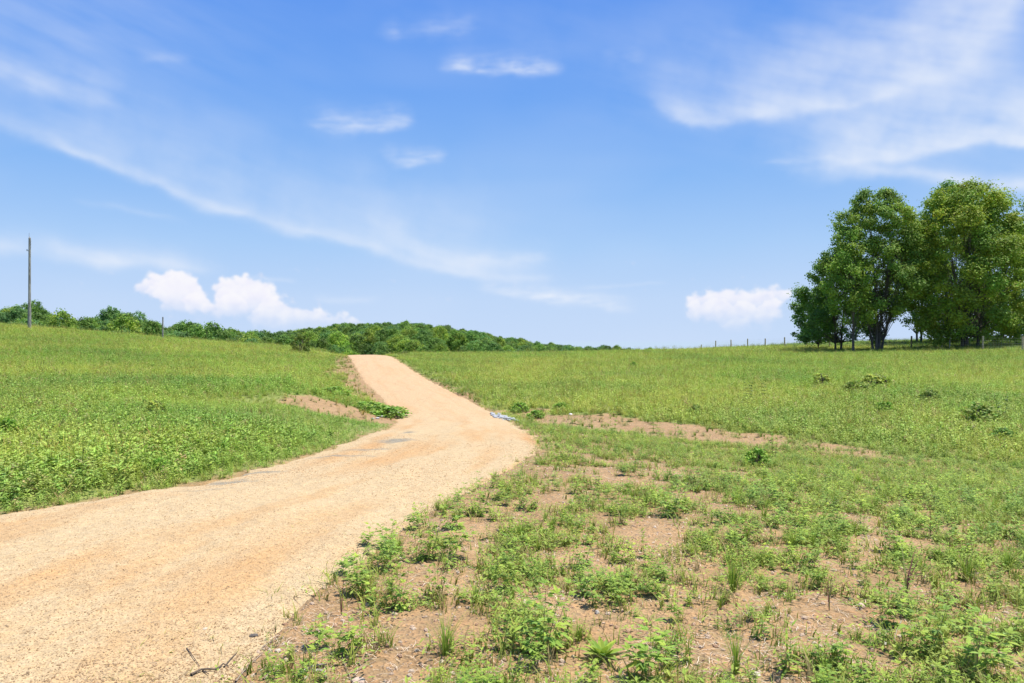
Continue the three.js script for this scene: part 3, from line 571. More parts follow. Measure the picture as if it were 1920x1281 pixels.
{
  const fence = thing('wire_fence', 'woven wire fence on round wooden posts along the field crest and before the grove', 'fence');
  const pxs = [2010, 1918, 1843, 1766, 1709, 1652, 1600, 1555.6, 1511, 1471.5, 1435, 1402, 1371, 1342, 1315, 1290, 1267];
  const at = (px) => { const u = (px - CX) / F, d = 65.9 / (u + 0.2488); return [u * d, d]; };
  const pts = pxs.map((px) => { const [x, d] = at(px), y = groundH(x, d); return V(x, y, -d); });
  const r = rng(5), geo = tube([V(0, -0.3, 0), V(0, 0.7, 0), V(0, 1.36, 0)], 0.10, 0.09, 10, 5), cap = new THREE.CylinderGeometry(0.075, 0.092, 0.03, 10).translate(0, 1.37, 0), g = mergeGeometries([geo, cap]);
  pts.forEach((p) => { const m = mesh('post', g, postMat, fence); m.position.copy(p); m.rotation.set((r() - 0.5) * 0.05, r() * 6, (r() - 0.5) * 0.05); m.scale.y = 0.94 + 0.1 * r(); });
  const [mx, md] = at(1781), mp = mesh('metal_post', mergeGeometries([new THREE.BoxGeometry(0.05, 1.5, 0.012).translate(0, 0.6, 0), new THREE.BoxGeometry(0.012, 1.5, 0.05).translate(0, 0.6, 0.031)]), steel, fence);
  mp.position.set(mx, groundH(mx, md), -md); mp.scale.set(2.2, 1, 2.2);
  for (let k = 0; k < 7; k++) {
    const yy = 0.12 + [0, 0.13, 0.27, 0.42, 0.6, 0.82, 1.08][k], seg = [];
    for (let i = 1; i < pts.length; i++) { const B = new Builder(), a = pts[i - 1].clone(), b = pts[i].clone(); a.y += yy; b.y += yy; a.z += 0.09; b.z += 0.09; stick(B, a, b, 0.004, 0.004, [1, 1, 1], 3); seg.push(B.build()); }
    mesh('wire', mergeGeometries(seg), steel, fence);
  }
  const B = new Builder();
  for (let i = 1; i < pts.length; i++) { const n = Math.round(pts[i].distanceTo(pts[i - 1]) / 0.3); for (let k = 0; k < n; k++) { const a = pts[i - 1].clone().lerp(pts[i], k / n); a.z += 0.09; a.y += 0.12; stick(B, a, a.clone().setY(a.y + 0.96), 0.003, 0.003, [1, 1, 1], 3); } }
  const st = mesh('wire_stays', B.build(), steel, fence); st.userData.kind = 'stuff';
}

// ------------------------------------------------------------------ weeds
// a plant is a list of leaf geometries and one stem geometry
function lobedLeaf(M, L, col, r) {
  const B = new Builder(), k = col;
  blade(B, M, L, L * 0.34, 0.28 + 0.2 * r(), k, 0.22, [0, 0.36, 0.7, 1]);
  for (const s of [-1, 1]) blade(B, M.clone().multiply(new THREE.Matrix4().makeRotationY(s * (0.62 + 0.2 * r()))), L * (0.66 + 0.12 * r()), L * 0.25, 0.3, k.map((v) => v * 0.96), 0.22);
  return B.build();
}
function narrowLeaf(M, L, w, col, droop) { const B = new Builder(); blade(B, M, L, w, droop, col, 0.3, [0, 0.3, 0.68, 1]); return B.build(); }
function makePlant(kind, seed) {
  const r = rng(seed), leaves = [], S = new Builder(), stemC = [0.26, 0.30, 0.09];
  const tone = () => { const t = r(), y = r(); const c = mixc([0.17, 0.325, 0.042], [0.39, 0.49, 0.06], y * 0.8 + 0.1); return c.map((v) => v * (0.8 + 0.4 * t)); };
  const axis = (a, b, n, L0, L1, lobed, wRatio, from = 0.2, pitch0 = 0.15, pitch1 = 0.8, tip = true) => {
    stick(S, a, b, 0.0055, 0.0025, stemC, 5);
    for (let i = 0; i < n; i++) {
      const t = from + (1 - from) * (n > 1 ? i / (n - 1) : 1), p = a.clone().lerp(b, t), L = lerp(L0, L1, t) * (0.85 + 0.3 * r()), az0 = i * 1.571 + r() * 0.5;
      for (const s of lobed ? [0, Math.PI] : [0, 2.1, 4.2]) {
        const az = az0 + s + (r() - 0.5) * 0.4, pitch = lerp(pitch0, pitch1, t) + (r() - 0.5) * 0.25, pl = lobed ? L * 0.35 : 0, q = p.clone().add(V(Math.sin(az) * Math.cos(pitch) * pl, Math.sin(pitch) * pl + 0.003, Math.cos(az) * Math.cos(pitch) * pl));
        if (pl) stick(S, p, q, 0.002, 0.0014, stemC, 3);
        const M = placeM(q, az, pitch - (lobed ? 0.15 : 0), (r() - 0.5) * 0.5);
        leaves.push(lobed ? lobedLeaf(M, L, tone(), r) : narrowLeaf(M, L, L * wRatio, tone(), 0.35 + 0.3 * r()));
      }
    }
  };
  if (kind === 'lobed') {                                       // bushy, opposite three-lobed leaves, height 1
    const n = 6, top = V((r() - 0.5) * 0.15, 0.86, (r() - 0.5) * 0.15);
    axis(V(0, -0.03, 0), top, n, 0.30, 0.17, true, 0, 0.18);
    for (let k = 0; k < 5; k++) { const az = k * 1.257 + r() * 0.6, t = 0.12 + 0.09 * k, a = V(0, 0, 0).lerp(top, t), L = 0.42 * (1 - 0.35 * t) * (0.8 + 0.4 * r()); axis(a, a.clone().add(V(Math.sin(az) * L * 0.75, L * 0.72, Math.cos(az) * L * 0.75)), 3, 0.22, 0.15, true, 0, 0.45, 0.1, 0.7); }
  } else if (kind === 'bush') {                                 // several lobed stems together
    for (let k = 0; k < 5; k++) { const az = k * 1.257 + r(), R = 0.12 + 0.1 * r(), a = V(Math.sin(az) * R * 0.5, -0.03, Math.cos(az) * R * 0.5), H = 0.7 + 0.35 * r(); axis(a, V(Math.sin(az) * R * 2.3, H, Math.cos(az) * R * 2.3), 6, 0.24, 0.14, true, 0, 0.1); }
  } else if (kind === 'upright') {                              // narrow leaves up a stem
    for (let k = 0; k < 2 + (seed % 2); k++) { const az = k * 2.2 + r(), a = V(Math.sin(az) * 0.05, -0.03, Math.cos(az) * 0.05); axis(a, a.clone().add(V(Math.sin(az) * 0.12, 0.75 + 0.2 * r(), Math.cos(az) * 0.12)), 7, 0.30, 0.16, false, 0.22, 0.08, 0.2, 1.0); }
  } else if (kind === 'rosette') {
    for (let i = 0; i < 18; i++) { const t = i / 18, az = i * 2.4; leaves.push(narrowLeaf(placeM(V(Math.sin(az) * 0.02, 0.01 + t * 0.03, Math.cos(az) * 0.02), az, 0.3 + t * 0.95, 0), 0.62 - 0.2 * t, 0.17, tone(), 0.25)); }
    stick(S, V(0, -0.03, 0), V(0, 0.06, 0), 0.02, 0.015, stemC, 5);
  } else if (kind === 'tuft') {
    for (let i = 0; i < 44; i++) { const B = new Builder(), az = r() * 6.283, H = 0.5 + 0.55 * r(), ln = 0.2 + 0.7 * r(), dx = Math.cos(az), dz = Math.sin(az), q = 0.08 * r(); const pts = [0, 0.4, 0.75, 1].map((t) => V(dx * (q + ln * H * t * t), H * (t - 0.25 * ln * t * t), dz * (q + ln * H * t * t))); const c = tone(); strip(B, pts, 0.022, 0, c.map((v) => v * 0.8), c, V(-dz, 0, dx)); leaves.push(B.build()); }
    stick(S, V(0, -0.03, 0), V(0, 0.05, 0), 0.03, 0.02, [0.4, 0.34, 0.17], 5);
  } else if (kind === 'sprig') {                                // seedling
    axis(V(0, -0.03, 0), V((r() - 0.5) * 0.2, 0.8, (r() - 0.5) * 0.2), 3, 0.42, 0.3, true, 0, 0.3);
  } else if (kind === 'creeper') {                              // low spreading
    for (let k = 0; k < 6; k++) { const az = k * 1.047 + r() * 0.7, L = 0.5 + 0.3 * r(); axis(V(0, 0, 0), V(Math.sin(az) * L, 0.1 + 0.1 * r(), Math.cos(az) * L), 5, 0.16, 0.10, true, 0, 0.25, 0.3, 0.7); }
  } else if (kind === 'blades') {                               // few long reddish brown blades
    for (let i = 0; i < 4; i++) { const B = new Builder(), az = r() * 6.283, ln = 0.15 + 0.5 * r(), H = 0.7 + 0.4 * r(), dx = Math.cos(az), dz = Math.sin(az), pts = [0, 0.4, 0.75, 1].map((t) => V(dx * ln * H * t * t, H * t, dz * ln * H * t * t)), c = r() < 0.45 ? [0.24, 0.11, 0.085] : [0.27, 0.31, 0.09]; strip(B, pts, 0.05, 0, c, c.map((v) => v * 1.2), V(-dz, 0, dx)); leaves.push(B.build()); }
    stick(S, V(0, -0.03, 0), V(0, 0.08, 0), 0.02, 0.015, [0.3, 0.2, 0.12], 5);
  }
  return { leaves, stem: S.build() };
}
const KINDS = ['lobed', 'bush', 'upright', 'rosette', 'tuft', 'sprig', 'creeper', 'blades'], plants = {};
for (const k of KINDS) plants[k] = [0, 1, 2].map((i) => { const p = makePlant(k, 600 + KINDS.indexOf(k) * 10 + i); p.foliage = mergeGeometries(p.leaves); p.whole = mergeGeometries([p.foliage, p.stem]); return p; });
const kindName = { lobed: 'lobed_weed', bush: 'bushy_weed', upright: 'upright_weed', rosette: 'leaf_rosette', tuft: 'grass_tuft', sprig: 'weed_seedling', creeper: 'creeping_weed', blades: 'blade_grass' };
const protoCache = new Map();
const tinted = new Map();
function tintMat(t) { if (!t) return leafMat; const k = t.join(); if (!tinted.has(k)) { const m = leafMat.clone(); m.color.setRGB(...t); tinted.set(k, m); } return tinted.get(k); }
function plantThing(kind, variant, detailed, label, group, tint) {
  const key = kind + variant + detailed + (tint ?? ''), p = plants[kind][variant], src = protoCache.get(key), cat = kind === 'tuft' || kind === 'blades' ? 'grass tuft' : 'weed', m = tintMat(tint);
  if (src) return cloneThing(src, kindName[kind], label, cat, group);
  const t = thing(kindName[kind], label, cat, group);
  mesh('stem', p.stem, stemMat, t);
  if (detailed) p.leaves.forEach((g) => mesh('leaf', g, m, t)); else mesh('foliage', p.foliage, m, t);
  protoCache.set(key, t);
  return t;
}
const used = [];
function setPlant(t, x, d, H, a, wide = 1) { t.position.set(x, groundH(x, d), -d); t.rotation.y = a; t.scale.set(H * wide, H, H * wide); used.push([x, d, H * 0.62 * wide]); }
// [px, py of the base, height in photo pixels, kind, width factor, label]
const special = [
  [1130, 1232, 62, 'rosette', 1.1, 'low rosette of long pointed leaves on bare soil at bottom centre'],
  [1015, 1215, 130, 'bush', 1.0, 'big dense leafy weed clump left of the pointed leaf rosette'],
  [1000, 1250, 70, 'lobed', 1.0, 'light green weed just below the big dense clump'],
  [1215, 1275, 120, 'lobed', 1.15, 'tall broad lobed weed right of the pointed leaf rosette'],
  [1375, 1115, 92, 'tuft', 0.9, 'grassy tuft with upright blades in the middle of the bare soil'],
  [1380, 1262, 105, 'tuft', 0.8, 'large grass tuft at the bottom edge right of centre'],
  [600, 1215, 58, 'lobed', 1.3, 'spreading broad leaved weed nearest the road at bottom left'],
  [655, 1225, 70, 'lobed', 1.2, 'dark leaved weed touching the spreading weed at bottom left'],
  [595, 1250, 52, 'sprig', 1.1, 'small bright sprig above the bleached root'],
  [745, 1140, 92, 'bush', 0.75, 'round dark bush weed by the road edge with a dark shaded foot'],
  [672, 1115, 72, 'lobed', 1.1, 'lobed weed at the road edge left of the round dark bush weed'],
  [728, 1072, 70, 'lobed', 1.1, 'lobed weed leaning over the road edge behind the round dark bush weed'],
  [640, 1155, 100, 'blades', 0.5, 'single thin green stalk rising at the road edge'],
  [820, 1120, 72, 'bush', 0.8, 'compact weed alone on soil right of the round dark bush weed'],
  [800, 1055, 86, 'bush', 0.8, 'tall weed clump on the road edge halfway up the foreground'],
  [855, 1050, 74, 'lobed', 1.1, 'feathery light weed beside the tall road edge clump'],
  [850, 995, 66, 'bush', 0.9, 'weed spilling onto the road near the inside bend'],
  [900, 960, 62, 'bush', 0.9, 'dark green weed at the inside bend of the road'],
  [945, 1105, 84, 'bush', 0.85, 'bright bushy weed in the open soil left of centre'],
  [835, 1225, 92, 'tuft', 1.0, 'spiky grass tuft on soil at lower left of centre'],
  [940, 1215, 84, 'upright', 0.9, 'upright stalky weed between grass tuft and big dense clump'],
  [965, 1285, 60, 'upright', 1.0, 'young narrow leaved weed cut by the bottom edge'],
  [1255, 970, 62, 'bush', 1.2, 'widest bright green weed clump in the upper middle foreground'],
  [1320, 990, 40, 'bush', 0.75, 'small rounded dark weed alone on soil right of the wide clump'],
  [1395, 872, 34, 'bush', 0.9, 'rounded dark tussock weed near the soil strip'],
  [1090, 1060, 56, 'bush', 1.1, 'low broad weed in the centre of the foreground'],
  [1100, 1115, 52, 'lobed', 1.2, 'lobed weed just below the low broad weed at centre'],
  [1210, 1045, 52, 'upright', 0.9, 'light upright weed above the bare soil at centre'],
  [1190, 1085, 26, 'creeper', 1.0, 'flat creeping weed on the bare soil at centre'],
  [1520, 1065, 66, 'bush', 0.9, 'dense bright weed right of the bare soil patch'],
  [1600, 1065, 48, 'bush', 0.8, 'dark leafy weed beside the dense bright weed'],
  [1555, 1150, 66, 'blades', 0.6, 'brown pointed blade sticking up from bare soil'],
  [1700, 1120, 90, 'blades', 1.0, 'reddish brown fan of dry grass blades at right'],
  [1745, 1000, 70, 'blades', 0.6, 'thin dark stalks standing in the green at right'],
  [1665, 1170, 86, 'bush', 0.9, 'tall leafy weed on the right with a dark hollow beneath'],
  [1740, 1225, 100, 'bush', 1.1, 'big leafy weed clump at lower right'],
  [1850, 1275, 120, 'lobed', 1.2, 'broad leaved weed near the bottom right corner'],
  [1830, 1290, 130, 'blades', 0.5, 'long pale green blade curving up at the bottom right'],
  [1475, 1265, 90, 'upright', 1.1, 'upright narrow leaved weed at the bottom edge right of the large tuft'],
  [1630, 1265, 90, 'upright', 0.8, 'pair of thin stalked weeds at bottom right'],
  [1290, 1240, 60, 'upright', 0.8, 'narrow leaved weed between the tall lobed weed and the large tuft'],
  [1815, 1095, 80, 'tuft', 1.0, 'arching grass tuft at the right side of the foreground'],
  [1890, 1075, 70, 'tuft', 1.1, 'dense blue green grass tuft by the right edge'],
  [1110, 1275, 46, 'lobed', 1.2, 'low broad weed at the bottom edge under the rosette'],
  [1165, 1145, 34, 'sprig', 0.9, 'tiny sprig alone on the bare soil above the rosette'],
];
{
  const r = rng(4242);
  special.forEach(([px, py, hp, kind, wide, label], i) => {
    const [x, d] = gnd(px, py), t = plantThing(kind, i % 3, true, label);
    setPlant(t, x, d, hp / F * d * (kind === 'rosette' ? 1.3 : 1.08), r() * 6.283, wide);
  });
  // plants standing out of the meadow
  const D = [0.40, 0.42, 0.5], Y = [1.7, 1.2, 1.1];
  const far = [[290, 785, 34, 'bush', 0.8, Y, 'yellowish bush standing alone on the left slope'], [300, 895, 40, 'bush', 0.7, D, 'dark leaved plant at the left road verge'], [14, 830, 48, 'bush', 0.9, D, 'dark bush cut by the left edge'], [192, 760, 32, 'upright', 0.8, null, 'thin upright weed left of the yellowish bush'], [1405, 752, 26, 'upright', 1.3, D, 'dark narrow weeds in the middle of the right field'], [1432, 748, 30, 'upright', 0.7, D, 'single dark stalk right of the dark narrow weeds'], [1605, 738, 26, 'bush', 1.4, D, 'dark weed clump below the grove on the right field'], [1640, 728, 26, 'bush', 1.5, Y, 'reddish tipped clump right of the dark weed clump'], [1745, 755, 28, 'bush', 1.3, D, 'dark spiky clump on the field below the bright tree'], [1540, 724, 22, 'bush', 1.3, Y, 'faint brownish clump on the field below the forked tree'], [1835, 795, 42, 'bush', 1.3, D, 'large dark weed clump near the right edge'], [1880, 790, 38, 'upright', 1.4, D, 'dark upright weeds beside the large right edge clump'], [1880, 828, 30, 'bush', 1.2, D, 'dark weed below the large right edge clump'], [1305, 778, 22, 'bush', 1.1, D, 'dark weed on the upper bank of the soil strip'], [1188, 690, 12, 'bush', 1.0, D, 'small dark plant alone in the far right field'], [1660, 778, 22, 'bush', 1.1, null, 'green weed clump right of the soil strip'],
    [735, 783, 28, 'bush', 1.3, null, 'rounded green weed overhanging the left road edge'], [712, 777, 24, 'bush', 1.3, null, 'leafy weed left of the rounded roadside weed'], [690, 770, 24, 'bush', 1.3, null, 'leafy weed on the bank behind the left soil patch'], [660, 762, 26, 'upright', 1.2, null, 'brownish weed at the foot of the left bank'], [625, 742, 22, 'bush', 1.4, null, 'broad weed clump on the left bank'], [975, 772, 20, 'bush', 1.5, D, 'dark bushy weed above the white stones'], [1052, 770, 18, 'bush', 1.5, D, 'dark weed at the top edge of the soil strip'], [1005, 785, 16, 'bush', 1.5, null, 'low green weed at the near end of the soil strip'], [1150, 822, 34, 'upright', 0.8, null, 'tall narrow weed below the left part of the soil strip'], [1228, 812, 32, 'upright', 0.9, null, 'tall narrow weed below the middle of the soil strip'], [1268, 825, 34, 'upright', 0.8, null, 'tall weed leaning right below the soil strip'], [1420, 875, 40, 'bush', 1.0, D, 'bushy green weed right of the rounded tussock'], [1450, 860, 40, 'upright', 1.0, null, 'upright weed clump below the far end of the soil strip']];
  const thick = [[0, [0.17, 0.32, 0.06], [0.32, 0.46, 0.08]], [1, [0.19, 0.32, 0.06], [0.40, 0.48, 0.10]], [2, [0.36, 0.45, 0.08], [0.54, 0.60, 0.12]], [3, [0.20, 0.38, 0.05], [0.36, 0.52, 0.07]]].map(([k, a, b]) => { const g = new THREE.Group(); buildTree({ seed: 700 + k, h: 1, R: 0.62, base: 0.12, prof: (f) => Math.sqrt(clamp(1.05 - f * f)), clumps: 34, leaves: 560, leaf: 0.15, clumpR: 0.15, inner: 0.5, tone: a, tone2: b, stems: [[0, 0, 0.05, 0, 0.8, 0.02], [0.1, 0, 0.3, 0.1, 0.7, 0.015], [-0.1, 0.05, -0.3, -0.1, 0.7, 0.015]] }, g); g.children[0].name = 'stem'; g.children[1].name = 'foliage'; return g; });
  for (const [px, py, hp, kind, wide, tint, label] of far) {
    if (kind === 'bush') { const [x, d] = gnd(px, py), t = cloneThing(thick[tint === D ? (px < 1300 || py > 860 ? 3 : px % 2) : tint === Y ? 2 : 3], 'leafy_thicket', label, 'weed'); setPlant(t, x, d, hp / F * d * (tint === D ? 0.95 : 1.1), px, wide * 1.1); if (px > 600 && px < 760) t.scale.multiply(V(1.25, 0.7, 1.25)); t.position.y -= 0.05; continue; }
     const [x, d] = gnd(px, py); setPlant(plantThing(kind, px % 3, false, label, null, tint), x, d, hp / F * d * 1.45, px, wide); }

  // the many weeds of the near ground
  const cand = [], free = (x, d, q) => used.every(([ux, ud, ur]) => (ux - x) ** 2 + (ud - d) ** 2 > (ur * 0.8 + q) ** 2);
  for (let i = 0; i < 60000 && cand.length < 7500; i++) {
    const d = 3.3 + 23 * Math.pow(r(), 1.25), x = -2.2 + r() * (0.72 * d + 3.2), off = side(x, d), a = r(), b0 = r(), b1 = r(), k0 = r();
    if (off < 0.05 || d > swaleD(x) + 0.6) continue;
    const b = bareness(x, d); if (a < b * 0.97 + 0.22 || (d < 4.7 && x < -0.55 && a < 0.9) || (off < 0.3 && a < 0.8)) continue;
    const k = k0 < 0.30 ? 'lobed' : k0 < 0.44 ? 'bush' : k0 < 0.58 ? 'upright' : k0 < 0.72 ? 'creeper' : k0 < 0.86 ? 'sprig' : k0 < 0.985 ? 'tuft' : 'blades';
    let H = (0.075 + 0.15 * b0 * b0 * b0) * (k === 'creeper' ? 1.3 : k === 'sprig' ? 0.7 : k === 'tuft' ? 1.15 : 1) * lerp(0.85, 1.1, 1 - b);
    if (d < 6) H *= 0.78; H *= lerp(1, 0.78, sstep(8, 14, d));
    if (!free(x, d, H * 0.15)) continue;
    cand.push({ x, d, H, k, v: Math.floor(b1 * 3), a: r() * 6.283, t: r() });
    if (H > 0.13 && used.length < 900) used.push([x, d, H * 0.25]);
  }
  cand.sort((p, q) => q.H / q.d - p.H / p.d);
  const word = { lobed: 'lobed leaf green weed', bush: 'small bushy green weed', upright: 'narrow leaved green weed', creeper: 'low spreading weed', sprig: 'little weed seedling', tuft: 'small green grass tuft', blades: 'few thin grass blades' };
  const anchors = [[4, 'the big dense leafy clump'], [1, 'the pointed leaf rosette'], [4, 'the tall broad lobed weed'], [4, 'the mid soil grass tuft'], [4, 'the big bottom edge tuft'], [4, 'the spreading broad leaved weed'], [4, 'the dark leaved weed'], [0, ''], [4, 'the round dark bush weed'], [0, ''], [0, ''], [4, 'the thin green roadside stalk'], [4, 'the compact weed on soil'], [4, 'the tall roadside clump'], [0, ''], [4, 'the inside bend weed'], [4, 'the dark bend weed'], [4, 'the bright bushy soil weed'], [4, 'the spiky grass tuft'], [4, 'the upright stalky weed'], [0, ''], [4, 'the widest bright green clump'], [4, 'the small rounded dark weed'], [4, 'the rounded dark tussock'], [4, 'the low broad centre weed'], [0, ''], [4, 'the light upright weed'], [4, 'the flat creeping weed'], [4, 'the dense bright weed'], [0, ''], [4, 'the brown pointed blade'], [4, 'the reddish dry fan'], [4, 'the thin dark stalks'], [4, 'the tall right hand weed'], [4, 'the lower right leafy clump'], [4, 'the corner broad leaved weed'], [0, ''], [0, ''], [4, 'the thin stalked pair'], [0, ''], [4, 'the arching right tuft'], [4, 'the blue green tuft']];
  const stand = anchors.map(([k, n], i) => k ? [n, ...gnd(special[i][0], special[i][1])] : null).filter(Boolean), said = new Set();
  const whereIs = (x, d, w) => {
    const near = stand.map(([n, ax, ad]) => [Math.hypot(x - ax, d - ad), n, x - ax, d - ad]).sort((p, q) => p[0] - q[0]);
    for (const [q, n, dx, dd] of near.slice(0, 16)) {
      const s = Math.abs(dx) > Math.abs(dd) ? (dx < 0 ? 'left of' : 'right of') : dd < 0 ? 'in front of' : 'behind', l = `${w} ${q < 0.5 ? 'close' : q < 1.2 ? 'a step' : 'well'} ${s} ${n}`;
      if (!said.has(l)) { said.add(l); return l; }
    }
    return `${w} among others on the ground right of the road`;
  };
  const stuff = {};
  cand.forEach((c, i) => {
    if (i < 220) { const t = plantThing(c.k, c.v, false, whereIs(c.x, c.d, `${c.H > 0.2 ? 'large' : c.H > 0.14 ? 'medium' : 'small'} ${word[c.k].replace('small ', '').replace('little ', '')}`), `${word[c.k]}s scattered right of the road`); setPlant(t, c.x, c.d, c.H, c.a, 1.05); return; }
    const tint = 0.8 + 0.45 * c.t, yel = clamp(0.4 + fbm(c.x * 0.5, c.d * 0.5, 71, 2) * 2 + (c.t - 0.5));
    (stuff[c.k + c.v] ??= []).push({ x: c.x, y: groundH(c.x, c.d), z: -c.d, a: c.a, s: c.H, sx: 1.15, sz: 1.15, c: [tint * lerp(0.85, 1.15, yel), tint * lerp(0.95, 1.06, yel), tint] });
  });
  for (const k in stuff) instanced('small_weeds', plants[k.slice(0, -1)][k.slice(-1)].whole, leafMat, stuff[k], `${word[k.slice(0, -1)]}s covering the ground right of the road`);
  console.log('weeds', cand.length);

  // scattered weeds on the raw banks and the soil strips
  {
    const bank = { lobed: [], bush: [], upright: [], tuft: [] }, ks = Object.keys(bank);
    for (let i = 0; i < 26000; i++) {
      const left = r() < 0.35, d = 12 + 54 * r(), x = left ? roadL(d) - 5.5 * r() : roadR(d) + (d < 30 ? 12 : 3) * r(), a = r(), t = r(), u = r(), k = ks[Math.floor(r() * 4)];
      const off = side(x, d); if (Math.abs(off) < 0.25 || (off > 0 && d < swaleD(x) - 4)) continue;
      const b = bareness(x, d), nn = fbm(x * 0.8, d * 0.7, 55, 3); if (b < 0.25 || a > 0.20 + nn * 0.7) continue;
      const brown = u < (left ? 0.35 : 0.12), c = brown ? [1.5, 0.85, 0.9] : [1, 1, 1];
      bank[k].push({ x, y: groundH(x, d), z: -d, a: t * 80, s: (0.08 + 0.2 * t * t) * sstep(8, 34, d + 8), sx: 1.3, sz: 1.3, c: c.map((v) => v * (0.8 + 0.4 * a)) });
    }
    for (const k of ks) instanced('bank_weeds', plants[k][1].whole, leafMat, bank[k], `${word[k]}s scattered on the raw soil banks and the soil strip`);
  }
  // fine grass and seedlings between them
  const gl = [[], []], g1 = protoTuft(15, 9, 0.13, 0.006, 1.0), g2 = protoCarpet(16, 9, 0.09, 0.026);
  for (let i = 0; i < 44000; i++) {
    const d = 3.2 + 23 * Math.pow(r(), 1.3), x = -2.2 + r() * (0.72 * d + 3.2), off = side(x, d), a = r(), t = r(), w = r(), q = r();
    if (off < 0.0 || d > swaleD(x) + 2.6) continue;
    const b = bareness(x, d); if (a < b * 0.95 + 0.10 || (off < 0.35 && a < 0.85)) continue;
    let c = mixc(GREENS.bright, GREENS.yellow, t); if (q > 0.9 && w < 0.45) c = GREENS.straw;
    gl[w < 0.62 ? 0 : 1].push({ x, y: groundH(x, d) - 0.005, z: -d, a: t * 40, s: 0.7 + 0.7 * q, c: c.map((v) => v * (0.6 + 0.3 * w)) });
  }
  instanced('sparse_grass', g1, leafMat, gl[0], 'thin short grass between the weeds on the near ground');
  instanced('ground_cover', g2, leafMat, gl[1], 'tiny leafy seedlings between the weeds on the near ground');
}

// ------------------------------------------------------------------ stones, straw, twigs
function stoneGeo(seed, flat = 0.6, detail = 1) {
  const g = new THREE.IcosahedronGeometry(1, detail), p = g.attributes.position, q = new THREE.Vector3();
  for (let i = 0; i < p.count; i++) { q.fromBufferAttribute(p, i); const n = 1 + 0.38 * noise(q.x * 1.3 + seed * 7, q.y * 1.3, q.z * 1.3) + 0.12 * noise(q.x * 3 + seed, q.y * 3, q.z * 3); q.multiplyScalar(n); p.setXYZ(i, q.x, q.y * flat, q.z); }
  g.computeVertexNormals();
  return g;
}
const stoneMat = new THREE.MeshStandardMaterial({ color: 0xffffff, roughness: 0.9, bumpMap: soilBump, bumpScale: 0.004 });
const stones = [0, 1, 2, 3].map((i) => stoneGeo(i + 1, 0.55 + 0.1 * i, i < 2 ? 1 : 0));
{
  const r = rng(31), lists = [[], [], [], []];
  for (let i = 0; i < 46000; i++) {                             // loose gravel on the road
    const d = 3.2 + 13 * Math.pow(r(), 1.7), l = roadL(d), rr = roadR(d), lt = r(), x = lt < 0.12 ? rr + 1.1 * (lt / 0.12) ** 1.6 * r() : lerp(Math.max(l, -0.72 * d), rr + 0.1, r()), t = r(), u = r();
    const s = (0.0022 + 0.0035 * t * t * t + (u > 0.9985 ? 0.010 : 0)) * lerp(1, 1.5, sstep(4, 12, d));
    const y = Math.max(roadY(x, d), groundH(x, d)), pd = fbm(x * 0.8, d * 0.5, 66, 3); if (u * 0.55 - 0.18 > pd + 0.1) continue;
    const c = mixc([0.66, 0.48, 0.28], [0.54, 0.33, 0.15], r()).map((v) => v * (0.8 + 0.35 * u));
    lists[i % 4].push({ x, y: y + s * 0.15, z: -d, a: t * 90, s, sx: 1 + 0.6 * u, c });
  }
  lists.forEach((l, k) => instanced('loose_gravel', stones[k], stoneMat, l, 'fine loose gravel strewn over the pale road'));
  const peb = [[], []], straw = [[], []];
  const clod = new Builder(); strip(clod, [V(-0.5, 0, 0), V(-0.15, 0.04, 0.05), V(0.2, 0.02, -0.03), V(0.5, 0.0, 0.04)], 0.04, 0.02, [1, 1, 1], [1, 1, 1], V(0, 0, 1));
  const bent = new Builder(); strip(bent, [V(-0.5, 0, 0), V(-0.1, 0.16, 0.14), V(0.25, 0.1, 0.05), V(0.5, 0.02, -0.2)], 0.035, 0.015, [1, 1, 1], [1, 1, 1], V(0, 0, 1));
  for (let i = 0; i < 60000; i++) {
    const d = 3.2 + 22 * Math.pow(r(), 1.6), x = -2.4 + r() * (0.72 * d + 3.4), off = side(x, d), t = r(), u = r(), w = r();
    if (off < 0.02 || d > swaleD(x) + 2.5) continue;
    const b = bareness(x, d); if (u > b * 1.2 + 0.2) continue;
    if (w < 0.32) { const s = 0.004 + 0.012 * t * t * t; peb[i % 2].push({ x, y: groundH(x, d) + s * 0.2, z: -d, a: t * 50, s, sx: 1.3, c: mixc([0.70, 0.56, 0.40], [0.46, 0.27, 0.15], r()) }); }
    else { const patch = fbm(x * 1.1, d * 1.1, 90, 2); if (patch < -0.06 && d < 10) continue; const s = 0.03 + 0.07 * t * t; straw[i % 2].push({ x, y: groundH(x, d) + 0.006, z: -d, a: t * 70, rz: (r() - 0.5) * 0.25, s, c: mixc([0.72, 0.62, 0.46], [0.46, 0.36, 0.25], r()) }); }
  }
  peb.forEach((l, k) => instanced('soil_pebbles', stones[k + 2], stoneMat, l, 'small pebbles and clods on the bare soil'));
  straw.forEach((l, k) => instanced('dry_straw', [clod, bent][k].build(), stemMat, l, 'dry straw bits scattered on the bare soil'));
}
function stone(px, py, wpx, color, label, flat = 1) {
  const [x, d] = gnd(px, py), s = wpx / F * d / 2.1, t = mesh(numbered('stone'), stones[Math.round(px) % 2], new THREE.MeshStandardMaterial({ color: new THREE.Color().setRGB(...color), roughness: 0.92, bumpMap: soilBump, bumpScale: 0.004 }));
  t.position.set(x, Math.max(groundH(x, d), side(x, d) === 0 ? roadY(x, d) : -9) + s * 0.25 * flat, -d); t.scale.set(s, s * flat, s * 0.8); t.rotation.y = px;
  t.userData = { label, category: 'stone' };
}
stone(521, 1223, 14, [0.7, 0.62, 0.5], 'small pale stone on the soil left of the spreading weed');
stone(1616, 1140, 17, [0.66, 0.5, 0.36], 'pale tan stone at the right rim of the bare soil', 1.3);
stone(1120, 1146, 12, [0.55, 0.5, 0.44], 'greyish upright stone on the soil at centre', 1.4);
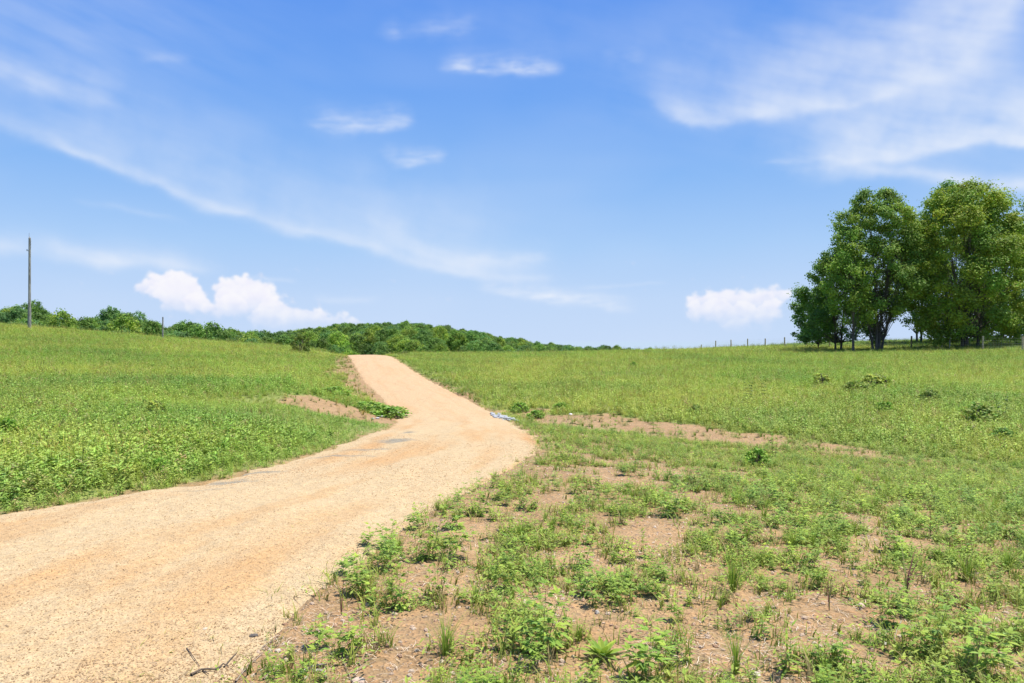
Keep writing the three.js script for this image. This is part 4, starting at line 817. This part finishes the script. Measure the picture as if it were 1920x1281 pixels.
stone(1147, 1117, 16, [0.68, 0.52, 0.38], 'flat tan stone above the greyish upright stone', 0.6);
stone(1660, 1210, 12, [0.74, 0.68, 0.58], 'whitish stone between stalks at lower right');
stone(1690, 1194, 14, [0.7, 0.6, 0.46], 'cream stone near the big leafy clump at lower right', 0.7);
stone(1416, 1264, 22, [0.72, 0.62, 0.5], 'cream stone at the bottom edge by the large tuft', 0.7);
stone(672, 1273, 30, [0.62, 0.47, 0.36], 'pinkish flat stone half buried at the bottom edge left of centre', 0.6);
stone(590, 1103, 13, [0.74, 0.66, 0.54], 'flat white chip on the road edge', 0.5);
stone(385, 1188, 12, [0.74, 0.62, 0.44], 'pale chip lying on the road at lower left', 0.5);
stone(1070, 778, 9, [0.75, 0.72, 0.66], 'white stone lying on the soil strip');
stone(475, 1193, 18, [0.14, 0.12, 0.10], 'dark clod at the lower road edge', 0.5);
stone(505, 1220, 9, [0.66, 0.54, 0.4], 'tan pebble next to the small pale stone');
// white stone piles
function pile(list, label, color) {
  const t = thing('stone_pile', label, 'stones'), m = new THREE.MeshStandardMaterial({ color: new THREE.Color().setRGB(...color), roughness: 0.85 }), r = rng(list[0][0]);
  const [x0, d0] = gnd(list[0][0], list[0][1]); t.position.set(x0, groundH(x0, d0), -d0);
  for (const [px, py, w] of list) { const [x, d] = gnd(px, py), s = w / F * d / 1.5, k = mesh('stone', stones[Math.floor(r() * 4)], m, t); k.position.set(x - x0, Math.max(groundH(x, d), side(x, d) === 0 ? roadY(x, d) : -9) - groundH(x0, d0) + s * 0.3, -d + d0); k.scale.set(s, s * 0.8, s); k.rotation.y = r() * 6; }
}
pile([[932, 783, 9], [924, 780, 8], [940, 785, 10], [947, 783, 8], [936, 779, 7], [952, 787, 9], [929, 785, 7], [944, 788, 7], [960, 788, 8], [967, 789, 6], [973, 790, 6], [922, 777, 6], [957, 785, 6], [928, 782, 8], [938, 782, 8], [948, 786, 8], [962, 787, 7], [934, 781, 7], [942, 782, 7], [970, 790, 6], [954, 789, 6]], 'heap of whitish grey stones at the right road edge beside the soil strip', [0.34, 0.36, 0.375]);
pile([[715, 783, 7], [708, 785, 6], [722, 781, 6], [745, 775, 6], [699, 787, 5], [748, 779, 5]], 'few whitish stones under the roadside weeds on the left', [0.40, 0.40, 0.38]);
pile([[750, 666, 5], [754, 665, 4], [746, 666, 4], [758, 667, 3]], 'white stones on the crest right of the road end', [0.72, 0.74, 0.76]);
const woodMat = [[0.2, 0.15, 0.11], [0.5, 0.40, 0.29], [0.62, 0.56, 0.47]].map((c) => new THREE.MeshStandardMaterial({ color: new THREE.Color().setRGB(...c), map: barkTex, roughness: 0.9 }));
function twig(label, m, ...branches) {                          // each branch: [radius, [px, py], ...]
  const t = thing('twig', label, 'twig');
  let o;
  for (const [rad, ...pp] of branches) {
    const pts = pp.map(([px, py], i) => { const [x, d] = gnd(px, py); return V(x, Math.max(groundH(x, d), side(x, d) === 0 ? roadY(x, d) : -9) + rad * 1.2 + (i % 2 ? 0.006 : 0), -d); });
    o ??= pts[0].clone(); t.position.copy(o);
    mesh('branch', tube(pts.map((p) => p.sub(o)), rad, rad * 0.4, 6, 10), woodMat[m], t);
  }
}
twig('dark forked twig lying at the bottom left road edge', 0, [0.006, [358, 1271], [380, 1262], [405, 1258], [422, 1250], [436, 1260]], [0.004, [420, 1253], [432, 1240], [444, 1226]], [0.004, [380, 1262], [392, 1268]]);
twig('thin dark curved twig left of the forked twig', 0, [0.003, [350, 1224], [362, 1240], [374, 1254]]);
twig('straight pale stick running up the soil at lower left', 1, [0.005, [478, 1224], [500, 1212], [533, 1197]]);
twig('long thin stick below the straight pale stick', 1, [0.004, [442, 1280], [463, 1255], [492, 1228]]);
twig('light stick at the bottom edge beside the bleached root', 1, [0.005, [494, 1279], [515, 1258], [540, 1241]]);
twig('bleached white root with forked end under a small sprig', 2, [0.010, [552, 1281], [575, 1262], [595, 1252], [612, 1250]], [0.009, [585, 1260], [604, 1262], [612, 1272]], [0.006, [566, 1281], [580, 1268]]);
twig('slender dry twig on the soil right of the bleached root', 1, [0.003, [650, 1262], [680, 1252], [705, 1240]], [0.003, [640, 1230], [650, 1255], [662, 1275]]);
twig('short dark twig above the soil at the road edge', 0, [0.003, [584, 1118], [592, 1124]]);
twig('pale bent dry stalk beside the big dense clump', 2, [0.004, [1000, 1232], [1012, 1215], [1006, 1190], [985, 1180]]);
twig('pale curled dry stalk at lower right', 2, [0.003, [1690, 1165], [1680, 1190], [1678, 1205], [1690, 1222]]);

renderer.render(scene, camera);
